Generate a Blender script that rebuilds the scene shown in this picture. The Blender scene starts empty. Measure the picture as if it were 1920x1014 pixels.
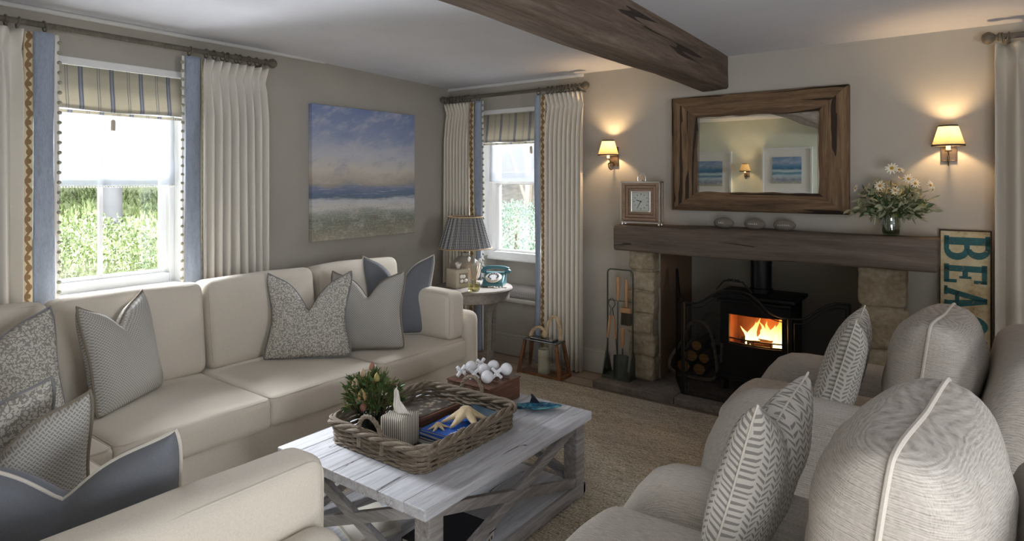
import bpy, bmesh, math, random
from mathutils import Vector, Matrix, Euler, noise
PI = math.pi
S = bpy.context.scene
COL = S.collection
# ---------------------------------------------------------------- camera, world, daylight, exposure
FOC = 1170.0; EYE = 1.5
YAW = math.atan((1826-960)/FOC)
FW = Vector((-math.sin(YAW), math.cos(YAW), 0)); RT = Vector((math.cos(YAW), math.sin(YAW), 0))
cd = bpy.data.cameras.new('camera'); cam = bpy.data.objects.new('camera', cd); COL.objects.link(cam)
cam.location = (0, 0, EYE); cam.rotation_euler = (PI/2, 0, YAW)
cd.sensor_width = 36; cd.lens = FOC/1920*36; cd.shift_y = -167/1920; cd.clip_start = 0.05
S.camera = cam
S.view_settings.view_transform = 'Standard'; S.view_settings.look = 'None'
S.view_settings.gamma = 1; S.view_settings.use_curve_mapping = False
S.view_settings.exposure = 0.30
S.cycles.use_denoising = True
S.cycles.max_bounces = 10; S.cycles.diffuse_bounces = 5; S.cycles.transparent_max_bounces = 12
S.cycles.sample_clamp_indirect = 6; S.cycles.caustics_reflective = False; S.cycles.caustics_refractive = False
W = bpy.data.worlds.new('sky'); S.world = W; W.use_nodes = True
wn = W.node_tree.nodes; bg = wn['Background']
bg.inputs[0].default_value = (0.80, 0.88, 1.0, 1); bg.inputs[1].default_value = 0.66
ROOM = dict(xl=-3.95, ya=4.35, xr=2.8, yr=-0.95)
def area(name, loc, target, sx, sy, power, color, portal=False):
    l = bpy.data.lights.new(name, 'AREA'); l.shape = 'RECTANGLE'; l.size = sx; l.size_y = sy
    l.energy = power; l.color = color
    o = bpy.data.objects.new(name, l); COL.objects.link(o); o.location = loc
    d = Vector(target)-Vector(loc); o.rotation_euler = d.to_track_quat('-Z', 'Y').to_euler()
    if portal: l.cycles.is_portal = True
    return o
# daylight at the two visible windows, then added fill lamps and a portal
area('daylight_window_left', (-7.0, 1.5, 3.6), (-3.0, 1.5, 0.6), 2.6, 1.6, 2500, (0.92, 0.95, 1.0))
area('daylight_window_alcove', (-3.2, 7.2, 3.4), (-3.2, 4.0, 0.8), 2.0, 1.6, 1400, (0.92, 0.95, 1.0))
area('added_rear_wall_fill', (3.5, .75, 1.75), (-2.4, -.95, 1.6), 1.6, 1.3, 150, (0.90, 0.94, 1.0))  # added fill lamp, out of view, brightens the rear wall for the mirror
area('added_room_fill', (0.9, -1.45, 0.7), (-1.6, 2.6, 2.4), 2.0, 1.2, 95, (0.95, 0.96, 1.0))  # added fill lamp behind the camera, aimed up for general light
area('added_ceiling_uplight', (-4.75, 1.5, .42), (-2.9, 1.5, 2.4), .5, 1.6, 260, (0.90, 0.94, 1.0))  # added lamp hidden below the sill, brightens the ceiling
area('portal_left', (-4.24, 1.49, 1.5), (0, 1.49, 1.5), 0.8, 1.3, 1, (1, 1, 1), True)

def at(px, py, ax, v):
    """point where the sight line of photo pixel (px, py) meets the plane ax = v"""
    d = FW + RT*((px-960)/FOC) + Vector((0, 0, (340-py)/FOC))
    o = Vector((0, 0, EYE)); i = 'XYZ'.index(ax)
    return o + d*((v-o[i])/d[i])
# ---------------------------------------------------------------- object helpers
def tag(o, label=None, cat=None, group=None, kind=None):
    if label: o['label'] = label
    if cat: o['category'] = cat
    if group: o['group'] = group
    if kind: o['kind'] = kind
    return o
def empty(name, loc=(0, 0, 0), rz=0, label=None, cat=None, group=None, kind=None):
    o = bpy.data.objects.new(name, None); COL.objects.link(o); o.location = loc; o.rotation_euler = (0, 0, rz)
    o.empty_display_size = 0.05
    return tag(o, label, cat, group, kind)
def copy_tree(o, parent=None):
    c = o.copy(); COL.objects.link(c); c.parent = parent
    for ch in o.children: copy_tree(ch, c)
    return c
def T(x=0, y=0, z=0): return Matrix.Translation((x, y, z))
def RX(a): return Matrix.Rotation(a, 4, 'X')
def RY(a): return Matrix.Rotation(a, 4, 'Y')
def RZ(a): return Matrix.Rotation(a, 4, 'Z')
def SC(x, y, z): return Matrix.Diagonal((x, y, z, 1))
class MB:
    def __init__(s): s.v = []; s.f = []; s.uv = []; s.M = Matrix()
    def add(s, vs, fs, uvs=None, M=None):
        n = len(s.v); m = s.M @ (M or Matrix())
        s.v += [tuple(m @ Vector(p)) for p in vs]
        s.f += [tuple(i+n for i in f) for f in fs]
        s.uv += list(uvs) if uvs else [(0, 0)]*len(vs)
        return s
    def box(s, x0, x1, y0, y1, z0, z1, M=None):
        vs = [(x, y, z) for x in (x0, x1) for y in (y0, y1) for z in (z0, z1)]
        return s.add(vs, [(0, 1, 3, 2), (4, 6, 7, 5), (0, 4, 5, 1), (2, 3, 7, 6), (0, 2, 6, 4), (1, 5, 7, 3)], None, M)
    def bar(s, a, b, w, h, up=(0, 0, 1)):
        a = Vector(a); b = Vector(b); d = (b-a); L = d.length; d.normalize()
        u = Vector(up); x = d.cross(u)
        if x.length < 1e-4: x = d.cross(Vector((1, 0, 0)))
        x.normalize(); u = x.cross(d)
        vs = []
        for p in (a, b):
            for sx, sz in ((-1, -1), (1, -1), (1, 1), (-1, 1)): vs.append(tuple(p+x*(sx*w/2)+u*(sz*h/2)))
        return s.add(vs, [(0, 3, 2, 1), (4, 5, 6, 7), (0, 1, 5, 4), (1, 2, 6, 5), (2, 3, 7, 6), (3, 0, 4, 7)])
    def tube(s, pts, r, seg=8, closed=False, M=None, caps=True, flat=1.0):
        pts = [Vector(p) for p in pts]; n = len(pts)
        rs = r if isinstance(r, (list, tuple)) else [r]*n
        up = None; vs = []; uvs = []; L = 0
        for i, p in enumerate(pts):
            a = pts[(i-1) % n] if (closed or i > 0) else p; b = pts[(i+1) % n] if (closed or i < n-1) else p
            t = (b-a)
            t = t.normalized() if t.length > 1e-9 else Vector((0, 0, 1))
            if up is None:
                up = Vector((0, 0, 1)) if abs(t.z) < .9 else Vector((1, 0, 0))
            x = t.cross(up)
            if x.length < 1e-6: x = t.orthogonal()
            x.normalize(); up = x.cross(t).normalized()
            if i: L += (p-pts[i-1]).length
            for k in range(seg):
                an = 2*PI*k/seg
                vs.append(tuple(p+x*math.cos(an)*rs[i]+up*math.sin(an)*rs[i]*flat)); uvs.append((k/seg, L))
        fs = []
        for i in range(n if closed else n-1):
            j = (i+1) % n
            for k in range(seg):
                l = (k+1) % seg
                fs.append((i*seg+k, i*seg+l, j*seg+l, j*seg+k))
        if not closed and caps:
            fs.append(tuple(reversed(range(seg)))); fs.append(tuple((n-1)*seg+k for k in range(seg)))
        return s.add(vs, fs, uvs, M)
    def lathe(s, prof, seg=24, M=None, caps=True):
        vs = []; uvs = []; n = len(prof)
        for i, (r, z) in enumerate(prof):
            for k in range(seg):
                a = 2*PI*k/seg; vs.append((r*math.cos(a), r*math.sin(a), z)); uvs.append((k/seg, i/(n-1)))
        fs = []
        for i in range(n-1):
            for k in range(seg):
                l = (k+1) % seg; fs.append((i*seg+k, i*seg+l, (i+1)*seg+l, (i+1)*seg+k))
        if caps:
            if prof[0][0] > 1e-5: fs.append(tuple(reversed(range(seg))))
            if prof[-1][0] > 1e-5: fs.append(tuple((n-1)*seg+k for k in range(seg)))
        return s.add(vs, fs, uvs, M)
    def ball(s, c, r, seg=16, rings=10, M=None):
        r = r if isinstance(r, (tuple, list)) else (r, r, r)
        pr = [(max(1e-6, math.sin(PI*i/rings)), -math.cos(PI*i/rings)) for i in range(rings+1)]
        m = T(*c) @ SC(*r)
        return s.lathe(pr, seg, (M or Matrix()) @ m, caps=False)
    def prism(s, poly, z0, z1, M=None):
        n = len(poly); vs = [(x, y, z0) for x, y in poly]+[(x, y, z1) for x, y in poly]
        fs = [tuple(reversed(range(n))), tuple(range(n, 2*n))]+[(i, (i+1) % n, (i+1) % n+n, i+n) for i in range(n)]
        return s.add(vs, fs, None, M)
    def grid(s, fn, nu, nv, M=None, closeu=False, flip=False):
        vs = []; uvs = []
        for i in range(nu+(0 if closeu else 1)):
            for j in range(nv+1):
                r = fn(i/nu, j/nv)
                p, uv = r if isinstance(r, tuple) and len(r) == 2 and isinstance(r[1], tuple) else (r, (i/nu, j/nv))
                vs.append(tuple(p)); uvs.append(uv)
        fs = []; w = nv+1; tot = nu if closeu else nu+1
        for i in range(nu):
            i2 = (i+1) % tot
            for j in range(nv):
                q = (i*w+j, i2*w+j, i2*w+j+1, i*w+j+1); fs.append(tuple(reversed(q)) if flip else q)
        return s.add(vs, fs, uvs, M)
    def rbox(s, c, size, r=.03, n=6, puff=(0, 0, 0), M=None, fn=None):
        """rounded, optionally puffed box: shared-vertex cube grid"""
        hx, hy, hz = [q/2 for q in size]; vid = {}; vs = []; fs = []; uvs = []
        r = min(r, hx, hy, hz)
        def ticks(h):
            k = max(2, n//3)
            a = [-h+r*(1-math.cos(PI/2*i/k)) for i in range(k)]
            mid = [-(h-r)+2*(h-r)*i/n for i in range(n+1)]
            return a+mid+[-q for q in reversed(a)]
        tx, ty, tz = ticks(hx), ticks(hy), ticks(hz)
        def V(i, j, k):
            key = (i, j, k)
            if key in vid: return vid[key]
            p = Vector((tx[i], ty[j], tz[k]))
            q = Vector((max(-(hx-r), min(hx-r, p.x)), max(-(hy-r), min(hy-r, p.y)), max(-(hz-r), min(hz-r, p.z))))
            d = p-q
            if d.length > 1e-9: p = q+d.normalized()*r
            u, v, w = p.x/hx, p.y/hy, p.z/hz
            e = lambda a: max(0, 1-a*a)**.75
            p.x += puff[0]*u*e(v)*e(w); p.y += puff[1]*v*e(u)*e(w); p.z += puff[2]*w*e(u)*e(v)
            if fn: p = fn(p, u, v, w)
            vid[key] = len(vs); vs.append((p.x+c[0], p.y+c[1], p.z+c[2])); uvs.append((p.x+p.z*.5, p.y+p.z*.5)); return vid[key]
        nx, ny, nz = len(tx)-1, len(ty)-1, len(tz)-1
        for i in range(nx):
            for j in range(ny):
                fs.append((V(i, j, 0), V(i, j+1, 0), V(i+1, j+1, 0), V(i+1, j, 0)))
                fs.append((V(i, j, nz), V(i+1, j, nz), V(i+1, j+1, nz), V(i, j+1, nz)))
        for i in range(nx):
            for k in range(nz):
                fs.append((V(i, 0, k), V(i+1, 0, k), V(i+1, 0, k+1), V(i, 0, k+1)))
                fs.append((V(i, ny, k), V(i, ny, k+1), V(i+1, ny, k+1), V(i+1, ny, k)))
        for j in range(ny):
            for k in range(nz):
                fs.append((V(0, j, k), V(0, j, k+1), V(0, j+1, k+1), V(0, j+1, k)))
                fs.append((V(nx, j, k), V(nx, j+1, k), V(nx, j+1, k+1), V(nx, j, k+1)))
        return s.add(vs, fs, uvs, M)
    def build(s, name, m, parent=None, smooth=True, bevel=0, solid=0, loc=None, rot=None, angle=40, sub=0):
        me = bpy.data.meshes.new(name); me.from_pydata(s.v, [], s.f)
        ul = me.uv_layers.new(name='UVMap')
        for lp in me.loops: ul.data[lp.index].uv = s.uv[lp.vertex_index]
        if smooth:
            me.polygons.foreach_set('use_smooth', [True]*len(me.polygons))
            try: me.set_sharp_from_angle(angle=math.radians(angle))
            except Exception: pass
        me.materials.append(m)
        o = bpy.data.objects.new(name, me); COL.objects.link(o); o.parent = parent
        if loc: o.location = loc
        if rot: o.rotation_euler = rot
        if solid: q = o.modifiers.new('solid', 'SOLIDIFY'); q.thickness = solid; q.offset = 0
        if bevel:
            q = o.modifiers.new('bevel', 'BEVEL'); q.width = bevel; q.segments = 2; q.limit_method = 'ANGLE'; q.angle_limit = .6
        if sub: q = o.modifiers.new('sub', 'SUBSURF'); q.levels = sub; q.render_levels = sub
        return o
# ---------------------------------------------------------------- node helpers
def srgb(r, g, b):
    f = lambda c: ((c/255+.055)/1.055)**2.4 if c > 10 else c/255/12.92
    return (f(r), f(g), f(b), 1)
class NT:
    def __init__(s, name):
        s.m = bpy.data.materials.new(name); s.m.use_nodes = True; s.t = s.m.node_tree; s.n = s.t.nodes
        s.p = s.n['Principled BSDF']; s.out = s.n['Material Output']; s.tc = s.n.new('ShaderNodeTexCoord')
    def lk(s, a, b): s.t.links.new(a, b)
    def val(s, node, i, v):
        if isinstance(v, Ex): v = v.s
        if hasattr(v, 'is_output'): s.lk(v, node.inputs[i])
        else: node.inputs[i].default_value = v
    def math(s, op, *a):
        q = s.n.new('ShaderNodeMath'); q.operation = op
        for i, v in enumerate(a): s.val(q, i, v)
        return Ex(s, q.outputs[0])
    def coord(s, which='Object', scale=(1, 1, 1), rot=(0, 0, 0), loc=(0, 0, 0)):
        mp = s.n.new('ShaderNodeMapping'); s.lk(s.tc.outputs[which], mp.inputs[0])
        mp.inputs['Scale'].default_value = scale; mp.inputs['Rotation'].default_value = rot; mp.inputs['Location'].default_value = loc
        return mp.outputs[0]
    def xyz(s, vec):
        q = s.n.new('ShaderNodeSeparateXYZ'); s.lk(vec, q.inputs[0]); return [Ex(s, o) for o in q.outputs]
    def comb(s, x, y, z=0.0):
        q = s.n.new('ShaderNodeCombineXYZ')
        for i, v in enumerate((x, y, z)): s.val(q, i, v)
        return q.outputs[0]
    def noise(s, vec, scale, detail=3, rough=.55, dist=0):
        q = s.n.new('ShaderNodeTexNoise'); s.lk(vec, q.inputs['Vector']); q.inputs['Scale'].default_value = scale
        q.inputs['Detail'].default_value = detail; q.inputs['Roughness'].default_value = rough; q.inputs['Distortion'].default_value = dist
        return Ex(s, q.outputs[0]), q.outputs[1]
    def voro(s, vec, scale, feat='F1', out='Distance'):
        q = s.n.new('ShaderNodeTexVoronoi'); q.feature = feat; s.lk(vec, q.inputs['Vector']); q.inputs['Scale'].default_value = scale
        return Ex(s, q.outputs[out])
    def wave(s, vec, scale, dist=0, dets=1, axis='X'):
        q = s.n.new('ShaderNodeTexWave'); q.bands_direction = axis; s.lk(vec, q.inputs['Vector']); q.inputs['Scale'].default_value = scale
        q.inputs['Distortion'].default_value = dist; q.inputs['Detail'].default_value = 2; q.inputs['Detail Scale'].default_value = dets
        return Ex(s, q.outputs['Fac'])
    def ramp(s, fac, stops, interp='LINEAR'):
        q = s.n.new('ShaderNodeValToRGB'); s.val(q, 0, fac); e = q.color_ramp.elements; q.color_ramp.interpolation = interp
        while len(e) < len(stops): e.new(.5)
        for el, (p, c) in zip(e, stops): el.position = p; el.color = c if len(c) == 4 else (*c, 1)
        return q.outputs[0]
    def mix(s, fac, a, b, mode='MIX'):
        q = s.n.new('ShaderNodeMix'); q.data_type = 'RGBA'; q.blend_type = mode
        s.val(q, 0, fac)
        for i, v in ((6, a), (7, b)):
            if hasattr(v, 'is_output'): s.lk(v, q.inputs[i])
            else: q.inputs[i].default_value = v
        return q.outputs[2]
    def bump(s, h, strength=.3, dist=.002):
        q = s.n.new('ShaderNodeBump'); s.val(q, 'Height', h); q.inputs['Strength'].default_value = strength; q.inputs['Distance'].default_value = dist
        s.lk(q.outputs[0], s.p.inputs['Normal']); return q
    def col(s, c):
        if hasattr(c, 'is_output'): s.lk(c, s.p.inputs['Base Color'])
        else: s.p.inputs['Base Color'].default_value = c
        s._c = c
    def set(s, **k):
        for a, v in k.items(): s.val(s.p, a.replace('_', ' '), v)
        return s
    def shader(s, kind, **k):
        q = s.n.new(kind)
        for a, v in k.items(): s.val(q, a, v)
        return q
    def mixsh(s, fac, a, b):
        q = s.n.new('ShaderNodeMixShader'); s.val(q, 0, fac); s.lk(a, q.inputs[1]); s.lk(b, q.inputs[2]); s.lk(q.outputs[0], s.out.inputs[0]); return q.outputs[0]
class Ex:
    def __init__(s, nt, sock): s.nt = nt; s.s = sock
    def __add__(s, o): return s.nt.math('ADD', s, o)
    __radd__ = __add__
    def __sub__(s, o): return s.nt.math('SUBTRACT', s, o)
    def __rsub__(s, o): return s.nt.math('SUBTRACT', o, s)
    def __mul__(s, o): return s.nt.math('MULTIPLY', s, o)
    __rmul__ = __mul__
    def __truediv__(s, o): return s.nt.math('DIVIDE', s, o)
    def lt(s, o): return s.nt.math('LESS_THAN', s, o)
    def gt(s, o): return s.nt.math('GREATER_THAN', s, o)
    def frac(s): return s.nt.math('FRACT', s)
    def floor(s): return s.nt.math('FLOOR', s)
    def abs(s): return s.nt.math('ABSOLUTE', s)
    def sin(s): return s.nt.math('SINE', s)
    def sqrt(s): return s.nt.math('SQRT', s)
    def max(s, o): return s.nt.math('MAXIMUM', s, o)
    def min(s, o): return s.nt.math('MINIMUM', s, o)
    def clamp(s): return s.nt.math('MINIMUM', s.nt.math('MAXIMUM', s, 0.0), 1.0)
def dk(c, k): return (c[0]*k, c[1]*k, c[2]*k, 1)
# ---------------------------------------------------------------- materials
def plain(name, c, rough=.6, metal=0, spec=.5, var=0, scale=8, bump=0, bscale=60, **k):
    n = NT(name); v = n.coord()
    if var:
        f, _ = n.noise(v, scale, 4); n.col(n.ramp(f, [(.3, dk(c, 1-var)), (.7, dk(c, 1+var))]))
    else: n.col(c)
    n.set(Roughness=rough, Metallic=metal); n.val(n.p, 'Specular IOR Level', spec)
    if bump: f, _ = n.noise(v, bscale, 3); n.bump(f, bump, .003)
    for a, b in k.items(): n.val(n.p, a.replace('_', ' '), b)
    return n.m
def fabric(name, c, scale=260, var=.10, bump=.5, slub=0, axis='Object', aniso=(1, 1, 1), dist=.002, transl=0):
    n = NT(name); v = n.coord(axis)
    x, y, z = n.xyz(v)
    f1, _ = n.noise(n.coord(axis, (aniso[0]*3, aniso[1], aniso[2]*.8)), scale*.6, 2)
    f2, _ = n.noise(n.coord(axis, (aniso[0]*.6, aniso[1]*3, aniso[2]*3)), scale*.6, 2)
    w = f1*.5+f2*.5
    big, _ = n.noise(v, 3, 3)
    n.col(n.ramp(w*.8+big*.2, [(.34, dk(c, 1-2.2*var)), (.52, c), (.68, dk(c, 1+1.2*var))]))
    h = w
    if slub:
        sl, _ = n.noise(n.coord(axis, (4, 60, 60)), 2.2, 2); h = w+sl*slub
    n.set(Roughness=.95); n.val(n.p, 'Specular IOR Level', .15); n.val(n.p, 'Sheen Weight', .15)
    n.bump(h, bump, dist)
    if transl:
        tr = n.shader('ShaderNodeBsdfTranslucent', Color=c); n.mixsh(transl, n.p.outputs[0], tr.outputs[0])
    return n.m
def patterned(name, kind, base, ink):
    n = NT(name); uv = n.coord('UV'); u, v, _ = n.xyz(uv)
    wv, _ = n.noise(n.coord('UV', (1, 1, 1)), 900, 2)
    if kind == 'coral':
        _, nc = n.noise(uv, 60, 3); d = n.mix(.018, uv, nc)
        a = n.voro(d, 84, 'DISTANCE_TO_EDGE'); b, _ = n.noise(uv, 90, 1); c2 = n.voro(d, 140, 'F1')
        mask = (a.lt(.15))*(b.gt(.44)); mask = mask.max((c2.lt(.26))*(b.lt(.5)))
    elif kind == 'lattice':
        r = n.xyz(n.coord('UV', (105, 105, 1), (0, 0, .785)))
        i = r[0].floor(); j = r[1].floor(); par = ((i+j)*.5).frac().gt(.25)
        fx = (r[0].frac()-.5).abs(); fy = (r[1].frac()-.5).abs()
        hz = (fx.lt(.46))*(fy.lt(.24)); vt = (fy.lt(.46))*(fx.lt(.24))
        mask = par*hz+(1.0-par)*vt
    elif kind == 'leaf':
        cw = 1/.031
        wob, _ = n.noise(uv, 14, 1)
        cu = u*cw+wob*.5; f = cu.frac()-.5; col = cu.floor()
        shift = (col*.37).frac()*.5
        s = f.abs()
        t = v*(1/.019)-s*1.9+shift+(f.gt(0.0))*.12+wob*.6
        tf = t.frac(); mask = ((tf-.5).abs()).lt(.25-s*s*.6)*(s.gt(.035))*(s.lt(.46))
    cloth = n.mix((wv-.35).clamp()*.5, base, dk(base, .8))
    n.col(n.mix(mask*.9, cloth, n.mix((wv-.4).clamp(), ink, dk(ink, 1.35))))
    n.set(Roughness=.92); n.val(n.p, 'Specular IOR Level', .15)
    big, _ = n.noise(uv, 14, 2)
    n.bump(wv*.4+big*.8, .35, .002)
    return n.m
def wood(name, c1, c2, c3, axis='x', scale=1.0, rough=.6, bump=.5, knots=True, crack=.0, planks=0, plank_axis='y', dist=.004):
    n = NT(name); L, Wd = .9*scale, 14*scale
    sc = {'x': (L, Wd, Wd), 'y': (Wd, L, Wd), 'z': (Wd, Wd, L)}[axis]
    v = n.coord('Object', sc)
    big, _ = n.noise(n.coord('Object', tuple(q*.25 for q in sc)), 1.6, 3, .6, 1.2)
    g, _ = n.noise(v, 3.0, 6, .65, .6)
    fine, _ = n.noise(n.coord('Object', tuple(q*3 for q in sc)), 5, 3)
    f = g*.5+big*.35+fine*.15
    col = n.ramp(f, [(.30, c1), (.48, c2), (.66, c3)])
    h = g*.6+fine*.4
    if crack:
        cn_, _ = n.noise(n.coord('Object', tuple(q*.42 for q in sc)), 1.5, 2, .5)
        m2, _ = n.noise(n.coord('Object', tuple(q*.5 for q in sc), loc=(5, 3, 1)), 1.3, 2)
        cm = ((cn_-.5).abs().lt(crack*.22))*(m2.gt(.53))
        col = n.mix(cm*.85, col, dk(c1, .35)); h = h-cm*.9
    if planks:
        x, y, z = n.xyz(n.coord('Object')); q = {'x': x, 'y': y, 'z': z}[plank_axis]
        idx = (q*planks).floor(); fr = (q*planks).frac()
        tone = ((idx*12.9898).sin()*43758.5).frac()
        gap = (fr.lt(.035)).max(fr.gt(.965))
        col = n.mix((tone-.5)*.5+.25, col, dk(c1, .9)); col = n.mix(gap*.8, col, dk(c1, .3)); h = h-gap*.8
    n.col(col); n.set(Roughness=rough); n.val(n.p, 'Specular IOR Level', .3); n.bump(h, bump, dist)
    return n.m
def glassy(name, tint=(1, 1, 1, 1), gloss=.12, rough=.02):
    n = NT(name); tr = n.shader('ShaderNodeBsdfTransparent', Color=tint); gl = n.shader('ShaderNodeBsdfGlossy', Color=(1, 1, 1, 1), Roughness=rough)
    lw = n.n.new('ShaderNodeLayerWeight'); lw.inputs[0].default_value = .35
    n.mixsh(Ex(n, lw.outputs[0])*.6+gloss*.3, tr.outputs[0], gl.outputs[0]); return n.m
M = {}
wallc = srgb(176, 171, 161)
def wall_mat(name, c):
    n = NT(name); v = n.coord(); f, _ = n.noise(v, 3.5, 4); g, _ = n.noise(v, 90, 3)
    n.col(n.ramp(f, [(.3, dk(c, .97)), (.7, dk(c, 1.03))])); n.set(Roughness=.85); n.val(n.p, 'Specular IOR Level', .2)
    n.bump(f*.6+g*.12, .25, .012); return n.m
M['wall'] = wall_mat('wall_paint', wallc)
M['ceil'] = wall_mat('ceiling_paint', srgb(222, 223, 230))
M['white'] = plain('white_gloss_paint', srgb(228, 228, 226), .35, bump=.04, bscale=20)
M['skirt'] = plain('skirting_paint', srgb(186, 182, 172), .45, bump=.04, bscale=20)
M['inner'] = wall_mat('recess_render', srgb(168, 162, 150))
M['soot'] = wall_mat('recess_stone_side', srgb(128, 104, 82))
M['linen'] = fabric('sofa_linen', srgb(212, 203, 188), 330, .05, .5)
M['linen_near'] = M['linen']
M['pipe'] = fabric('sofa_piping', srgb(200, 192, 178), 500, .05, .3)
def rib_mat():
    n = NT('armchair_weave'); uv = n.coord('UV'); u, v, _ = n.xyz(uv)
    _, nc = n.noise(uv, 7, 2); d = n.mix(.008, uv, nc)
    r1 = n.wave(d, 68, 1.2, 3, 'Y'); r2 = n.wave(d, 95, 2.0, 3, 'X'); s1, _ = n.noise(n.coord('UV', (10, 130, 1)), 3, 3); s2, _ = n.noise(n.coord('UV', (150, 40, 1)), 4, 3); m, _ = n.noise(uv, 6, 2)
    h = r1*.14+s1*.95+s2*.6+r2*.08*m
    n.col(n.ramp(h*.72, [(.34, srgb(128, 121, 112)), (.55, srgb(170, 163, 153)), (.78, srgb(198, 191, 182))])); n.set(Roughness=.95); n.val(n.p, 'Specular IOR Level', .12)
    n.bump(h, .7, .003); return n.m
M['chairf'] = rib_mat()
M['chairp'] = fabric('armchair_piping', srgb(196, 188, 176), 500, .06, .3)
M['coral'] = patterned('coral_print', 'coral', srgb(208, 204, 195), srgb(140, 136, 128))
M['lattice'] = patterned('lattice_print', 'lattice', srgb(192, 189, 183), srgb(140, 136, 128))
M['leaf'] = patterned('leaf_print', 'leaf', srgb(198, 193, 184), srgb(126, 122, 118))
M['greyc'] = fabric('grey_blue_linen', srgb(112, 115, 121), 420, .07, .35)
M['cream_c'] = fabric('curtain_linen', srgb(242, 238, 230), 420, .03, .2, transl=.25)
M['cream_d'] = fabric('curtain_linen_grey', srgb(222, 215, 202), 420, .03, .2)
M['cream_e'] = fabric('curtain_linen_shade', srgb(188, 180, 166), 420, .03, .2)  # curtain linen darkened, low light at the right edge put into the colour
M['blue_c'] = fabric('curtain_blue_velvet', srgb(150, 160, 176), 90, .09, .3, aniso=(1, 1, .3))
M['bobble'] = plain('bobble_wool', srgb(150, 150, 132), .9)
M['tape'] = plain('trim_tape', srgb(206, 196, 168), .9)
M['whitef'] = plain('white_trim', srgb(235, 232, 225), .8)
M['pole'] = wood('pole_wood', srgb(72, 67, 60), srgb(96, 90, 80), srgb(124, 117, 104), 'x', 2, .55, .2)
M['iron'] = plain('blackened_iron', srgb(34, 33, 32), .5, .6, bump=.15, bscale=60)
M['stovem'] = plain('stove_black', srgb(30, 30, 31), .55, .4, bump=.08, bscale=90)
M['flue'] = plain('flue_black', srgb(26, 28, 31), .38, .3)
M['steel'] = plain('green_grey_steel', srgb(86, 92, 86), .45, .6, var=.1)
M['bronze'] = plain('antique_bronze', srgb(104, 90, 76), .35, .85)
M['chrome'] = plain('polished_nickel', srgb(225, 223, 218), .32, 1)
M['beam'] = wood('old_beam', srgb(62, 51, 43), srgb(98, 84, 73), srgb(132, 117, 104), 'y', .8, .75, .9, crack=.09, dist=.01)
M['mantel'] = wood('mantel_oak', srgb(62, 53, 46), srgb(94, 82, 72), srgb(122, 108, 96), 'x', .7, .6, .6, crack=.05, dist=.008)
M['mirx'] = wood('reclaimed_wood_h', srgb(44, 34, 26), srgb(104, 82, 60), srgb(146, 120, 90), 'x', .9, .7, .9, crack=.12, dist=.008)
M['mirz'] = wood('reclaimed_wood_v', srgb(44, 34, 26), srgb(104, 82, 60), srgb(146, 120, 90), 'z', .9, .7, .9, crack=.12, dist=.008)
M['tab'] = wood('washed_grey_wood', srgb(140, 138, 140), srgb(196, 197, 202), srgb(226, 228, 234), 'y', 1.1, .5, .6, crack=.010)
M['tabx'] = wood('washed_grey_wood_end', srgb(104, 98, 94), srgb(150, 148, 148), srgb(196, 196, 200), 'x', 1.1, .55, .5)
M['tabl'] = wood('washed_grey_wood_rail', srgb(98, 91, 86), srgb(146, 141, 138), srgb(192, 190, 192), 'y', 1.3, .55, .5)
M['floor'] = wood('oak_floor', srgb(124, 108, 94), srgb(166, 148, 130), srgb(190, 172, 154), 'x', .8, .45, .3, planks=6.5, plank_axis='y')
M['handle_w'] = wood('beech_handle', srgb(140, 100, 66), srgb(182, 140, 100), srgb(204, 164, 124), 'z', 3, .5, .1)
M['lantw'] = wood('lantern_teak', srgb(84, 54, 34), srgb(120, 80, 52), srgb(146, 102, 68), 'z', 2, .5, .2)
M['gamew'] = wood('game_box_walnut', srgb(68, 46, 37), srgb(106, 75, 60), srgb(142, 108, 88), 'y', 1.4, .5, .25)
M['clockw'] = wood('clock_wood', srgb(108, 86, 70), srgb(146, 120, 100), srgb(168, 144, 122), 'x', 3, .55, .2)
M['sidew'] = wood('side_table_paint', srgb(92, 86, 79), srgb(120, 113, 106), srgb(144, 137, 129), 'x', 2, .5, .2)
M['wicker'] = wood('grey_wicker', srgb(80, 70, 58), srgb(122, 110, 94), srgb(168, 156, 138), 'x', 6, .65, .5)
M['logw'] = wood('split_log', srgb(120, 80, 40), srgb(176, 126, 66), srgb(204, 158, 92), 'x', 3, .8, .6)
M['bark'] = plain('log_bark', srgb(64, 48, 36), .9, var=.3, scale=20, bump=.8, bscale=40)
M['glass'] = glassy('window_glass', (1, 1, 1, 1), .05)
M['vglass'] = glassy('vase_glass', (.86, .92, .88, 1), .25)
M['vglass2'] = glassy('smoky_vase_glass', (.62, .67, .70, 1), .55)
M['wax'] = plain('candle_wax', srgb(226, 220, 196), .5, **{'Subsurface_Weight': .15})
M['rope'] = plain('hemp_rope', srgb(196, 172, 138), .9, var=.15, scale=60, bump=.6, bscale=150)
M['silver'] = M['chrome']
M['tissue'] = plain('tissue_paper', srgb(236, 232, 224), .9)
M['porcelain'] = plain('white_ceramic', srgb(232, 233, 236), .3)
M['star'] = plain('starfish_skin', srgb(206, 186, 150), .85, var=.18, scale=22, bump=1.0, bscale=190)
M['teal'] = plain('teal_plastic', srgb(74, 118, 126), .3)
M['paper'] = plain('page_paper', srgb(214, 208, 196), .8, bump=.3, bscale=200)
M['navy'] = plain('navy_cover', srgb(28, 42, 76), .4)
M['dark'] = plain('near_black_cover', srgb(26, 30, 38), .45)
M['lampc'] = plain('lamp_ceramic', srgb(172, 164, 150), .55, var=.06, scale=20, bump=.2)
M['stem'] = plain('plant_stem', srgb(88, 98, 58), .7)
M['sage'] = plain('sage_leaf', srgb(150, 152, 122), .7, var=.3, scale=12)
M['dkleaf'] = plain('green_leaf', srgb(62, 86, 44), .55, var=.35, scale=20)
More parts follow.
